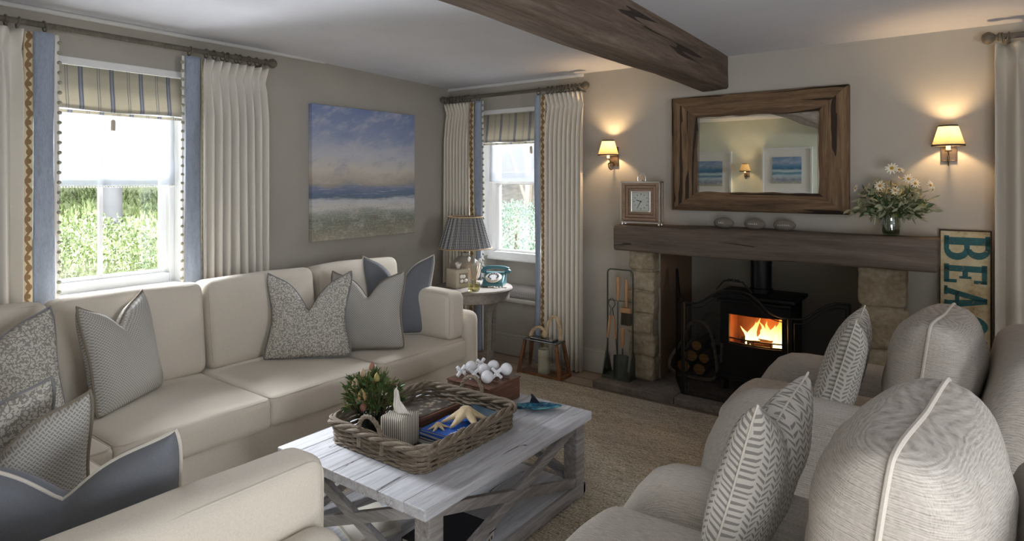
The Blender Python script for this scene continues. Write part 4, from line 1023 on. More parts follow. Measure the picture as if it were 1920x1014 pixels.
b = MB(); arc_front(b, -.165, .18, .33, .535, -.165+.012, .05, .003); b.build('door_glass', M['glass'], dr)
b = MB(); b.tube([(-.205, -.185, .30), (-.205, -.215, .30), (-.205, -.215, .23)], .007, 8); b.tube([(-.205, -.215, .33), (-.205, -.215, .20)], .010, 8); b.build('door_handle', plain('handle_steel', srgb(120, 116, 110), .35, .8), dr)
b = MB(); b.rbox((0, -.01, .655), (.54, .40, .028), .010, 5); b.build('top_plate', M['stovem'], sv)
b = MB(); b.rbox((0, -.17, .105), (.50, .10, .03), .012, 5); b.rbox((0, -.17, .625), (.49, .08, .02), .008, 5); b.build('moulding', M['stovem'], sv)
for x in (-.20, .20):
    for y in (-.13, .13): b = MB(); b.lathe([(.022, 0), (.016, .03), (.018, .11)], 10, T(x, y, 0)); b.build('leg', M['stovem'], sv)
b = MB(); b.lathe([(.078, .67), (.078, .70), (.070, .705), (.070, 1.02)], 28, T(-.005, .03, 0)); b.lathe([(.073, .88), (.073, .90)], 28, T(-.005, .03, 0)); b.lathe([(.074, .98), (.074, 1.20)], 28, T(-.005, .03, 0)); b.build('flue_pipe', M['flue'], sv)
b = MB(); b.box(-.214, .214, .10, .138, .18, .60); b.box(-.214, -.19, -.13, .10, .18, .60); b.box(.19, .214, -.13, .10, .18, .60); b.box(-.214, .214, -.13, .10, .18, .30); b.build('firebrick_lining', plain('firebrick', srgb(150, 92, 60), .9, var=.2, scale=20, bump=.4), sv, smooth=False)
b = MB()
for k, zz in enumerate((.335, .365)):
    b.tube([(-.17+.35*i/12, -.165-.035*(1-((-.17+.35*i/12)/.2)**2)+.02, zz) for i in range(13)], .005, 6)
b.tube([(0, -.18, .31), (0, -.18, .366)], .004, 6); b.tube([(.11, -.17, .31), (.11, -.17, .366)], .004, 6); b.build('log_guard', M['iron'], sv)
fl = NT('flame'); gco = fl.coord('Object'); x, y, z = fl.xyz(gco); ff, _ = fl.noise(fl.coord('Object', (1, 1, .45)), 26, 3, .6)
hgt = ((z-.30)/.24); ee = fl.shader('ShaderNodeEmission', Strength=1)
fl.lk(fl.ramp((hgt*.75+ff*.5-.12), [(0, (1, .80, .36)), (.45, (1, .58, .14)), (.75, (1, .26, .03)), (1, (.5, .07, .0))]), ee.inputs[0]); fl.val(ee, 'Strength', (1.3-hgt).max(.2)*7.5)
trf = fl.shader('ShaderNodeBsdfTransparent', Color=(1, 1, 1, 1)); fl.mixsh(((ff-.34)*4+.55-hgt*.35).clamp(), trf.outputs[0], ee.outputs[0])
random.seed(14); b = MB()
def flame(x, y, h, r):
    ph = random.random()*6
    prof = [(0, .35), (.15, .9), (.32, 1), (.5, .8), (.68, .5), (.84, .25), (1, .01)]
    pts = []; rr = []
    for t, k in prof: pts.append((x+.02*math.sin(ph+t*4)*t*2, y, .29+h*t)); rr.append(r*k)
    b.tube(pts, rr, 10, flat=1)
for x, y, h, r in ((-.10, .0, .13, .018), (-.075, .02, .17, .022), (-.04, 0, .21, .024), (-.01, .03, .17, .026), (.03, .02, .13, .026), (.07, .0, .19, .026), (.10, .02, .23, .032), (.13, -.01, .25, .034), (.155, .02, .24, .03), (.05, .04, .16, .03), (.0, -.02, .08, .03), (.12, -.04, .14, .03), (-.05, -.03, .07, .025)): flame(x, y, h, r)
b.build('flames', fl.m, sv)
b = MB(); b.tube([(-.13, .02, .315), (.10, -.03, .325)], .028, 10); b.tube([(-.05, -.06, .315), (.16, .05, .32)], .026, 10); b.build('burning_log', plain('charred_log', srgb(50, 32, 22), .9, bump=.6, bscale=60), sv)
l = bpy.data.lights.new('fire_light', 'POINT'); l.energy = 5; l.color = (1, .42, .10); l.shadow_soft_size = .06
lo = bpy.data.objects.new('fire_light', l); COL.objects.link(lo); lo.parent = sv; lo.location = (.06, -.07, .42)
# fire screen
msh = NT('wire_mesh'); tt = msh.shader('ShaderNodeBsdfTransparent', Color=(1, 1, 1, 1)); dd = msh.shader('ShaderNodeBsdfDiffuse', Color=(.022, .021, .02, 1)); msh.mixsh(.52, tt.outputs[0], dd.outputs[0])
scr = empty('fire_screen', (-1.255, 4.12, .05), 0, 'black folding mesh fire screen with arched top in front of the stove', 'fire screen')
def s_top(pts, n=40):
    out = []
    for i in range(n+1):
        t = i/n*(len(pts)-1); k = min(int(t), len(pts)-2); f = t-k; p0 = pts[max(k-1, 0)]; p1 = pts[k]; p2 = pts[k+1]; p3 = pts[min(k+2, len(pts)-1)]
        out.append(tuple(.5*((2*p1[j])+(-p0[j]+p2[j])*f+(2*p0[j]-5*p1[j]+4*p2[j]-p3[j])*f*f+(-p0[j]+3*p1[j]-3*p2[j]+p3[j])*f**3) for j in range(2)))
    return out
def screen_panel(name, mat4, w, top):
    b = MB(); tp_ = s_top(top); b.tube([(0, 0, 0)]+[(a, 0, c) for a, c in tp_]+[(w, 0, 0)], .0075, 8, True, mat4); fr = b.build(name, M['iron'], scr)
    b = MB(); b.tube([(.022, 0, .03)]+[(.022+(a/w)*(w-.044), 0, c-.028) for a, c in tp_]+[(w-.022, 0, .03)], .003, 6, True, mat4); b.build('inner_rod', M['iron'], fr)
    b = MB(); n = len(tp_)
    b.add([(a, 0, .0) for a, c in tp_]+[(a, 0, c) for a, c in tp_], [(i, i+1, n+i+1, n+i) for i in range(n-1)], None, mat4); b.build('wire_mesh', msh.m, fr, smooth=False)
    return fr
Wc = .67
screen_panel('centre_panel', T(-Wc/2, 0, .0), Wc, [(0, .625), (.10, .635), (.20, .70), (.27, .735), (.40, .735), (.47, .70), (.57, .62), (Wc, .60)])
Ww = .34
screen_panel('side_panel', T(-Wc/2-.012, .0, 0) @ RZ(math.radians(118)), Ww, [(0, .625), (.12, .64), (.22, .72), (.30, .80), (Ww, .80)])
screen_panel('side_panel', T(Wc/2+.012, .0, 0) @ RZ(math.radians(28)), Ww, [(0, .60), (.08, .605), (.18, .67), (.26, .70), (Ww, .70)])
b = MB(); b.tube([(-.115, 0, .735), (-.06, -.01, .80), (-.02, -.01, .806), (.02, -.01, .806), (.06, -.01, .80), (.115, 0, .735)], .006, 8)
for x in (-.03, -.01, .01, .03): b.ball((x, -.01, .806), (.010, .011, .011), 10, 6)
b.build('carry_handle', M['iron'], scr)
# logs in wicker carrier
lb = empty('log_basket', (-1.66, 4.62, .05), 0, 'low wicker log carrier with curved ends behind the fire screen', 'basket')
for y in (-.16, .16):
    b = MB(); pts = [(-.10, y, .02), (-.17, y, .06), (-.16, y, .14), (-.08, y, .26), (-.02, y, .40), (.06, y, .43), (.13, y, .38), (.17, y, .22), (.18, y, .07), (.12, y, .02)]
    b.tube([(a, q, c) for (a, c), q in zip(s_top([(p[0], p[2]) for p in pts]+[(pts[0][0], pts[0][2])], 60)[:-1], [y]*60)], .013, 8, True); b.build('end_hoop', M['wicker'], lb)
b = MB()
for k in range(7): x = -.13+.045*k; b.bar((x, -.16, .018), (x, .16, .018), .03, .012)
b.build('slatted_base', M['wicker'], lb, smooth=False)
random.seed(4)
LP = [(-.07, .085, .055), (.05, .08, .05), (-.01, .17, .05), (.085, .165, .042), (-.06, .165, .035), (.03, .25, .042)]
ll = ['split log at the bottom left of the wicker carrier', 'split log at the bottom right of the wicker carrier', 'split log in the middle of the wicker carrier', 'split log on the right side of the wicker carrier', 'thin split log on the left side of the wicker carrier', 'split log on top of the pile in the wicker carrier']
for (x, z, r), lab in zip(LP, ll):
    root = empty('firewood_log', (-1.66+x, 4.62, .05+z), 0, lab, 'log', 'logs in the wicker carrier')
    n = 10; sec = [(r*math.cos(a)*(1 if math.sin(a) > -.3 else .9), r*math.sin(a)*.9) for a in [2*PI*k/n for k in range(n)]]
    b = MB(); b.prism(sec, -.15, .15, RX(PI/2)); b.build('bark', M['bark'], root, bevel=.003, smooth=False)
    b = MB(); b.prism([(p*.88, q*.88) for p, q in sec], -.1512, .1512, RX(PI/2)); b.build('cut_end', M['logw'], root, smooth=False)
# fireside stand and tools
fs = empty('fireside_tool_stand', (-2.10, 4.20, .05), 0, 'grey-green metal fireside tool stand at the left end of the hearth', 'tool stand')
b = MB(); b.box(-.115, .105, -.085, .055, 0, .022); b.build('base_tray', M['steel'], fs, bevel=.003, smooth=False)
for x in (-.112, .102):
    b = MB(); b.prism([(-.085, 0), (.055, 0), (.055, .03), (.0, .185), (-.03, .185), (-.085, .03)], x-.004, x+.004, Matrix(((0, 0, 1, 0), (1, 0, 0, 0), (0, 1, 0, 0), (0, 0, 0, 1)))); b.build('end_plate', M['steel'], fs, smooth=False)
b = MB(); b.bar((-.108, -.012, .05), (-.108, -.012, .77), .005, .016, (0, 1, 0)); b.bar((.098, -.012, .05), (.098, -.012, .77), .005, .016, (0, 1, 0))
b.tube([(-.108, -.012, .765), (-.104, -.012, .785), (-.085, -.012, .797), (.075, -.012, .797), (.094, -.012, .785), (.098, -.012, .765)], .0055, 8); b.build('hoop', M['steel'], fs)
b = MB(); b.tube([(-.108, -.012, .565), (.098, -.012, .565)], .0035, 6); b.build('cross_rod', M['steel'], fs)
X0, Y0, Z0 = -2.10, 4.185-.012, .05
r_ = empty('fire_tongs', (X0-.055, Y0-.02, Z0+.03), 0, 'fire tongs with wooden grips, leftmost tool on the fireside stand', 'tongs')
b = MB()
for s in (-1, 1):
    b.tube([(s*.004, 0, .555)]+[(s*.006+s*.020*math.sin(PI*k/6), 0, .555-.075*k/6) for k in range(1, 7)]+[(s*.022, 0, .39), (s*.048, 0, .10), (s*.044, 0, .03)], .0042, 6)
b.build('tong_arms', M['steel'], r_)
for s in (-1, 1): b = MB(); b.bar((s*.013, 0, .43), (s*.034, 0, .26), .018, .012, (0, 1, 0)); b.build('wooden_grip', M['handle_w'], r_, bevel=.004)
r_ = empty('fire_poker', (X0-.012, Y0-.005, Z0+.03), 0, 'fire poker with a long turned wooden handle hanging at the centre of the stand', 'poker')
b = MB(); b.tube([(0, 0, .555), (-.006, 0, .05), (-.015, 0, .03)], .0045, 6); b.build('poker_rod', M['steel'], r_)
b = MB(); b.lathe([(.008, .54), (.011, .57), (.015, .64), (.016, .69), (.013, .715), (.004, .72)], 14); b.build('wooden_handle', M['handle_w'], r_)
r_ = empty('hearth_brush', (X0+.055, Y0-.005, Z0+.03), 0, 'hearth brush with dark bristles hanging at the right of the stand', 'brush')
b = MB(); b.lathe([(.006, .50), (.010, .53), (.013, .60), (.013, .68), (.008, .70)], 14); b.build('wooden_handle', M['handle_w'], r_)
b = MB(); b.rbox((0, 0, .475), (.082, .035, .036), .008, 4); b.build('brush_head', M['handle_w'], r_)
b = MB(); random.seed(2)
for i in range(100):
    x = random.uniform(-.036, .036); y = random.uniform(-.013, .013); b.tube([(x, y, .458), (x*1.12, y*1.5, .365+random.uniform(0, .01))], .0022, 4)
o = b.build('bristles', plain('dark_bristle', srgb(78, 68, 52), .9), r_); o['kind'] = 'stuff'
r_ = empty('fire_shovel', (X0+.045, Y0-.045, Z0+.03), .25, 'fire shovel with wooden handle standing on the tray of the stand', 'shovel')
b = MB(); b.lathe([(.006, .205), (.011, .225), (.015, .27), (.014, .33), (.008, .355)], 14); b.build('wooden_handle', M['handle_w'], r_)
b = MB(); b.tube([(0, 0, .215), (0, .0, .15)], .005, 6)
b.grid(lambda s, t: Vector(((s-.5)*.11*(1-.1*t)-.01*t, -.02+.03*abs(2*s-1)**4*-1, .165-.17*t)), 8, 4); b.build('blade', M['steel'], r_, solid=.003, smooth=False)
# wooden sign
sg = empty('wooden_sign', (-.04, 4.30, .05), 0, 'tall weathered wooden sign reading BEACH in teal letters, leaning on the wall', 'sign')
sgm = NT('aged_sign_paint'); v = sgm.coord(); a, _ = sgm.noise(v, 9, 5, .7); g, _ = sgm.noise(sgm.coord('Object', (1, 1, 1)), 42, 4, .7)
c = sgm.ramp(a*.6+g*.4, [(.34, srgb(150, 120, 82)), (.46, srgb(196, 176, 136)), (.62, srgb(214, 200, 164))]); sgm.col(c); sgm.set(Roughness=.8); sgm.bump(g, .4, .003)
sgt = NT('aged_teal_paint'); g, _ = sgt.noise(sgt.coord(), 34, 5, .75); sgt.col(sgt.ramp(g, [(.34, srgb(150, 128, 92)), (.40, srgb(34, 84, 86)), (.7, srgb(48, 104, 104))])); sgt.set(Roughness=.75)
b = MB(); b.box(-.118, .118, -.012, .012, 0, 1.175); b.build('board', sgm.m, sg, bevel=.004, smooth=False)
b = MB(); frame_mb(b, -.120, .120, 0, 1.178, .008, plY, -.016, -.006); b.build('edge_trim', M['bark'], sg, smooth=False)
def letter(name, segs, z_top, hgt, capx, base=-.096):
    """segs in letter space: u right 0..1 (runs down the board), v up 0..1 (runs to the right)"""
    b = MB()
    for poly in segs: 
        pts = [(base+v_*capx, z_top-u_*hgt) for u_, v_ in poly]
        b.prism(pts, .0120, .0155, Matrix(((1, 0, 0, 0), (0, 0, -1, 0), (0, 1, 0, 0), (0, 0, 0, 1))))
    b.build(name, sgt.m, sg, smooth=False)
R4 = lambda u0, u1, v0, v1: [(u0, v0), (u1, v0), (u1, v1), (u0, v1)]
def arcs(cu, cv, ru, rv, wu, wv, a0, a1, n=10):
    out = []
    for k in range(n):
        p = [a0+(a1-a0)*k/n, a0+(a1-a0)*(k+1)/n]
        out.append([(cu+ru*math.cos(p[0]), cv+rv*math.sin(p[0])), (cu+ru*math.cos(p[1]), cv+rv*math.sin(p[1])), (cu+(ru-wu)*math.cos(p[1]), cv+(rv-wv)*math.sin(p[1])), (cu+(ru-wu)*math.cos(p[0]), cv+(rv-wv)*math.sin(p[0]))])
    return out
hp = PI/2
letter('letter_b', [R4(.06, .36, 0, 1), R4(0, .55, 0, .11), R4(0, .55, .89, 1), R4(.3, .55, .44, .56)]+arcs(.55, .28, .42, .28, .27, .13, -hp, hp)+arcs(.52, .74, .40, .26, .27, .12, -hp, hp), 1.145, .140, .21)
letter('letter_e', [R4(.06, .36, 0, 1), R4(0, .9, 0, .12), R4(0, .9, .88, 1), R4(.3, .62, .44, .56), R4(.76, .92, .0, .30), R4(.76, .92, .70, 1), R4(.58, .70, .36, .64)], .985, .112, .195)
letter('letter_a', [[(.0, 0), (.26, 0), (.62, 1), (.42, 1)], [(.62, 0), (.98, 0), (.64, 1), (.44, 1)], R4(.2, .8, .26, .36), R4(-.06, .34, 0, .08), R4(.58, 1.05, 0, .08)], .855, .125, .195)
letter('letter_c', arcs(.52, .5, .50, .52, .27, .13, .42*hp, 4*hp-.42*hp, 20)+[R4(.76, .92, .70, .94), R4(.76, .92, .08, .30)], .712, .122, .195)
letter('letter_h', [R4(.06, .33, 0, 1), R4(.66, .93, 0, 1), R4(.3, .7, .44, .56), R4(0, .40, 0, .09), R4(0, .40, .91, 1), R4(.58, 1, 0, .09), R4(.58, 1, .91, 1)], .570, .125, .195)
sg.rotation_euler = (-.02, 0, 0)
# ================================================================= COFFEE TABLE
ct = empty('coffee_table', (-1.895, 2.065, .013), 0, 'low whitewashed wooden coffee table with crossed side rails', 'coffee table')
hx, hy = .425, .565
# top: frame boards along the long sides and planks across
b = MB()
zt0, zt1 = .348, .388
b.box(hx-.105, hx, -hy, hy, zt0, zt1); b.build('edge_board', M['tab'], ct, bevel=.005, smooth=False)
b = MB(); b.box(-hx, -hx+.105, -hy, hy, zt0, zt1); b.build('edge_board', M['tab'], ct, bevel=.005, smooth=False)
pw = (2*hx-.21)/5
for i in range(5):
    b = MB(); x0 = -hx+.105+pw*i; b.box(x0+.0012, x0+pw-.0012, -hy, hy, zt0, zt1-.001); b.build('top_plank', M['tab'], ct, bevel=.003, smooth=False)
lx, ly = hx-.055, hy-.075; lw = .036
for sx in (-1, 1):
    for sy in (-1, 1): b = MB(); b.box(sx*lx-lw, sx*lx+lw, sy*ly-lw, sy*ly+lw, 0, zt0); b.build('leg', M['tabl'], ct, bevel=.004, smooth=False)
b = MB(); b.box(-lx-lw, lx+lw, -ly-lw-.005, ly+lw+.005, .035, .058); b.build('lower_shelf', M['tab'], ct, bevel=.003, smooth=False)
b = MB()
for sy in (-1, 1): b.box(-lx-lw-.006, lx+lw+.006, sy*(ly+lw)-.02, sy*(ly+lw)+.006, .012, .060)
for sx in (-1, 1): b.box(sx*(lx+lw)-.02, sx*(lx+lw)+.006, -ly-lw, ly+lw, .012, .060)
b.build('shelf_rail', M['tabl'], ct, bevel=.003, smooth=False)
for sx in (-1, 1):
    x = sx*(lx+.012)
    for k, (a, c) in enumerate((((x, -ly+lw, .075), (x, ly-lw, .335)), ((x+sx*.002, -ly+lw, .335), (x+sx*.002, ly-lw, .075)))):
        b = MB(); b.bar(a, c, .028, .042, (0, 0, 1)); b.build('cross_rail', M['tabl'], ct, bevel=.003, smooth=False)
for sy in (-1, 1):
    y = sy*(ly+.012)
    for k, (a, c) in enumerate((((-lx+lw, y, .075), (lx-lw, y, .335)), ((-lx+lw, y+sy*.002, .335), (lx-lw, y+sy*.002, .075)))):
        b = MB(); b.bar(a, c, .028, .042, (0, 0, 1)); b.build('cross_rail', M['tabx'], ct, bevel=.003, smooth=False)
TZ = .402
# ---- wicker tray
tc = Vector((-1.925, 1.965, TZ)); tray = empty('wicker_tray', tc, 0, 'large grey wicker tray with two looped handles on the coffee table', 'tray')
tx, ty, tr_ = .270, .298, .06
def rr(x, y, r, n=6): return loop(x, y, r, n)
def per(hx_, hy_, r, N):
    pts = loop(hx_, hy_, r, 8); L = [0]
    for i in range(len(pts)): a = pts[i]; c = pts[(i+1) % len(pts)]; L.append(L[-1]+math.dist(a, c))
    out = []
    for k in range(N):
        d = L[-1]*k/N; i = max(j for j in range(len(pts)) if L[j] <= d); f = (d-L[i])/max(1e-9, L[i+1]-L[i]); a = pts[i]; c = pts[(i+1) % len(pts)]
        out.append((a[0]+(c[0]-a[0])*f, a[1]+(c[1]-a[1])*f))
    return out
def offs(pts, i, d):
    n = len(pts); a = pts[(i-1) % n]; c = pts[(i+1) % n]; tx_, ty_ = c[0]-a[0], c[1]-a[1]; q = math.hypot(tx_, ty_); return (pts[i][0]+ty_/q*d, pts[i][1]-tx_/q*d)
N = 176; stk = 44
b = MB()
def flare(z): return z*.08
for row in range(8):
    z = .010+row*.0098; P_ = per(tx+flare(z), ty+flare(z), tr_, N); pts = []
    for i in range(N):
        ph = PI*i/(N/stk)+PI*row; o_ = offs(P_, i, .0042*math.sin(ph)); pts.append((o_[0], o_[1], z+.0022*math.sin(ph*.5+row*1.7)))
    b.tube(pts, .0056, 6, True)
for k in range(stk):
    for z0_, z1_ in ((0.0, .088),):
        P0 = per(tx+flare(0), ty+flare(0), tr_, stk)[k]; P1 = per(tx+flare(.088), ty+flare(.088), tr_, stk)[k]; b.tube([(P0[0], P0[1], .003), (P1[0], P1[1], .088)], .0035, 5)
b.build('woven_side', M['wicker'], tray)
for s in range(4):
    b = MB(); z = .089; P_ = per(tx+flare(z)+.003, ty+flare(z)+.003, tr_, N); pts = []
    for i in range(N):
        ph = 2*PI*i/22+s*PI/2; o_ = offs(P_, i, .012*math.cos(ph)); pts.append((o_[0], o_[1], z+.011*math.sin(ph)))
    b.tube(pts, .0085, 8, True); b.build('plaited_rim', M['wicker'], tray)
b = MB(); b.prism(loop(tx, ty, tr_, 6), .002, .010); b.build('tray_base', plain('dark_wicker_base', srgb(78, 70, 62), .8, var=.3, scale=60, bump=.6, bscale=120), tray)
b = MB(); P_ = per(tx+.004, ty+.004, tr_, N)
for s in range(2):
    pts = [(offs(P_, i, .004*math.cos(2*PI*i/8+s*PI))[0], offs(P_, i, .004*math.cos(2*PI*i/8+s*PI))[1], .006+.004*math.sin(2*PI*i/8+s*PI)) for i in range(N)]; b.tube(pts, .004, 5, True)
b.build('foot_braid', M['wicker'], tray)
for sy in (-1, 1):
    b = MB(); y = sy*(ty+flare(.1)+.004)
    for s in range(3):
        pts = []
        for k in range(33):
            a = PI*k/32; ph = k*.75+s*2.1; pts.append((.068*math.cos(a)*(1+.06*math.cos(ph)), y+sy*.008*math.sin(a)+.004*math.sin(ph), .085+.082*math.sin(a)+.004*math.cos(ph)))
        b.tube([(pts[0][0], pts[0][1], .03)]+pts+[(pts[-1][0], pts[-1][1], .03)], .0056, 6)
    b.build('handle', M['wicker'], tray)
# ---- things in the tray
TB = TZ+.011
pv = empty('glass_vase', (-2.135, 1.845, TB), 0, 'smoky glass vase of green proteas and peach buds in the wicker tray', 'vase of flowers')
b = MB(); b.lathe([(.050, 0), (.056, .01), (.060, .06), (.062, .115), (.0605, .115), (.058, .06), (.052, .012), (.001, .012)], 28, caps=False); b.build('vase_body', M['vglass2'], pv)
random.seed(33); st = MB(); l1 = MB(); l2 = MB(); l3 = MB()
for i in range(110):
    a = random.random()*2*PI; el = random.uniform(-.1, 1.45); R = random.uniform(.08, .135)
    e = Vector((math.cos(a)*math.cos(el)*R, math.sin(a)*math.cos(el)*R, .125+math.sin(el)*R*.95)); st.tube([(math.cos(a)*.02, math.sin(a)*.02, .02), tuple(e)], .0018, 5)
    for k in range(16):
        d = Vector((e.x*8, e.y*8, (e.z-.12)*8)).normalized()+Vector((random.gauss(0, .45), random.gauss(0, .45), random.gauss(.2, .4)))
        w_ = random.random(); q = e*random.uniform(.8, 1.0)
        if w_ < .5: leaf(l1, q, d, random.uniform(.025, .045), .0035, .1)
        elif w_ < .8: leaf(l2, q, d, random.uniform(.025, .04), .011, .2)
        else: leaf(l3, q, d, random.uniform(.02, .035), .0035, .1)
st.build('stems', M['stem'], pv); l1.build('needle_foliage', plain('olive_needle', srgb(116, 128, 62), .7, var=.3, scale=20), pv, smooth=False)
l2.build('broad_leaves', plain('deep_leaf', srgb(70, 98, 54), .5, var=.3, scale=20), pv, smooth=False); l3.build('russet_foliage', plain('russet_needle', srgb(124, 76, 58), .7, var=.3, scale=20), pv, smooth=False)
for (x, y, z, r, c) in ((.03, -.09, .17, .020, (196, 160, 112)), (.035, -.085, .125, .015, (168, 116, 98)), (-.02, -.09, .215, .016, (186, 162, 136)), (-.085, -.03, .20, .013, (180, 152, 108)), (.0, .0, .275, .014, (158, 112, 90)), (.06, -.02, .24, .014, (166, 156, 90)), (-.01, -.05, .255, .013, (180, 160, 132))):
    b = MB(); b.lathe([(.001, -r*1.2), (r*.8, -r*.7), (r, 0), (r*.75, r*.9), (r*.2, r*1.7), (.001, r*1.9)], 12, T(x*.86, y*.86, z-.008)); b.build('bud', plain('bud_%d_%d' % (c[0], c[1]), srgb(*c), .6, var=.15, scale=60), pv)
ts = empty('tissue_box', (-1.905, 1.795, TB), .12, 'square tissue box in a ticking-stripe cover in the wicker tray', 'tissue box')
tk = NT('ticking_cloth'); x, y, z = tk.xyz(tk.coord('Object')); f = ((x+y)*95).frac(); tk.col(tk.mix(((f-.5).abs()).lt(.24), srgb(204, 198, 184), srgb(112, 104, 96))); tk.set(Roughness=.95)
b = MB(); b.rbox((0, 0, .065), (.118, .118, .13), .014, 8, (.002, .002, .0)); b.build('striped_cover', tk.m, ts)
def tissue(parent, z, s):
    b = MB()
    # folded sheet: open V in plan, rising to an off-centre peak
    def fn(a, t):
        u = a*2-1; w = (.030+.030*t*(1-t)*2)*(1-.55*t); x = u*w-.006*t+.004*math.sin(u*7+t*3)
        top = .115-.055*abs(u+.35)**1.2; y = .016*abs(u)*(1-t)+.006*math.sin(u*9)*(.4+t)-.006
        return Vector((x*s, y*s, z+top*t*s))
    b.grid(fn, 24, 10); b.build('tissue', M['tissue'], parent, solid=.0012, angle=180)
tissue(ts, .128, 1.0)
M['bookblue'] = plain('bright_blue_cover', srgb(36, 98, 196), .35); M['bookteal'] = plain('deep_teal_cover', srgb(34, 66, 84), .35); M['bookwhite'] = plain('pale_cover', srgb(196, 200, 214), .4)
def book(x, y, z, w, d, h, rz, m, label, group=None, marks=False):
    root = empty('book', (x, y, z), rz, label, 'book', group)
    b = MB(); b.box(-w/2, w/2, -d/2, d/2, 0, .0022); b.box(-w/2, w/2, -d/2, d/2, h-.0022, h); b.box(-w/2, -w/2+.0025, -d/2, d/2, 0, h); b.build('cover', M[m], root, smooth=False)
    b = MB(); b.box(-w/2+.0025, w/2-.003, -d/2+.003, d/2-.003, .0022, h-.0022); b.build('pages', M['paper'], root, smooth=False)
    if marks:
        b = MB(); random.seed(6)
        for k in range(9): xx = w/2-.025-random.uniform(0, .012); yy = -d/2+.02+k*.011; b.box(xx-.006, xx+.006, yy, yy+.006, h, h+.0006)
        b.build('cover_lettering', M['whitef'], root, smooth=False)
    return root
g = 'books in the wicker tray'
z = TB
for (h, m, lab, dw) in ((.018, 'bookwhite', 'pale-covered book at the bottom of the pile in the wicker tray', .012), (.012, 'navy', 'navy book second from the bottom of the pile in the wicker tray', .004), (.014, 'bookblue', 'blue book in the middle of the pile in the wicker tray', .0)):
    book(-1.775, 1.98, z, .175+dw, .235+dw, h, .05*(1 if m == 'navy' else -.4), m, lab, g); z += h+.0004
book(-1.775, 1.965, z, .175, .19, .010, .06, 'bookblue', 'bright blue book with white lettering on top, under the small starfish', g, True)
book(-1.76, 2.135, z, .19, .13, .016, -.1, 'bookteal', 'dark teal book under the far arms of the large starfish', g)
zb = z+.0105
def starfish(name, c, R, hgt, rz, label, lift):
    b = MB(); random.seed(3)
    for k in range(5):
        a = math.radians((232, 275, 338, 30, 120)[k]); L = R*random.uniform(.93, 1.06); pts = []; rs = []
        for i in range(13):
            t = i/12; bend = .10*math.sin(t*2+k)*t; w = R*(.19*(1-t)**.9+.05) if t < .97 else R*.02
            pts.append((math.cos(a+bend)*L*t, math.sin(a+bend)*L*t, lift*(1-t)**1.6+w*.35)); rs.append(w)
        b.tube(pts, rs, 14, flat=.62)
    b.ball((0, 0, lift+R*.05), (R*.26, R*.26, R*.16), 20, 12)
    o = b.build(name, M['star'], None, loc=c, rot=(0, 0, rz), angle=180)
    q = o.modifiers.new('merge', 'REMESH'); q.mode = 'VOXEL'; q.voxel_size = R*.022; q.use_smooth_shade = True
    q = o.modifiers.new('smooth', 'SMOOTH'); q.iterations = 5; q.factor = .6
    return tag(o, label, 'starfish')
starfish('starfish', (-1.765, 2.05, zb+.004), .118, .040, 0, 'large tan starfish lying across the books in the tray', .032)
starfish('starfish', (-1.805, 1.918, zb), .050, .018, .2, 'small tan starfish lying on the bright blue book', .012)
# round coaster tin with a painted shape
co_ = empty('round_coaster', (-1.742, 1.772, TB), 0, 'round white ceramic disc with a tan painted seahorse shape in the tray corner', 'coaster')
b = MB(); b.lathe([(.046, 0), (.052, .004), (.053, .028), (.050, .033), (.001, .034)], 30); b.build('disc', plain('cream_ceramic', srgb(222, 216, 200), .4), co_)
b = MB(); b.tube([(-.030, -.008, .0345), (-.012, -.012, .0345), (.004, .0, .0345), (.018, .014, .0345), (.032, .016, .0345)], [.004, .006, .010, .009, .003], 10, flat=.12); b.build('painted_shape', plain('tan_print', srgb(176, 128, 84), .7), co_)
# dark inlaid wooden case in the tray
ic = empty('inlaid_box', (-2.06, 2.105, TB), -.05, 'flat dark wooden box with a shell-patterned lid at the back of the tray', 'box')
b = MB(); b.rbox((0, 0, .018), (.20, .255, .036), .004, 4); b.build('box_body', M['gamew'], ic)
il = NT('shell_inlay'); q = il.voro(il.coord('Object'), 34); il.col(il.ramp(q, [(.25, srgb(150, 140, 120)), (.4, srgb(92, 84, 76)), (.7, srgb(70, 64, 60))])); il.set(Roughness=.35)
b = MB(); b.box(-.085, .085, -.113, .113, .036, .0385); b.build('inlaid_lid', il.m, ic, smooth=False)
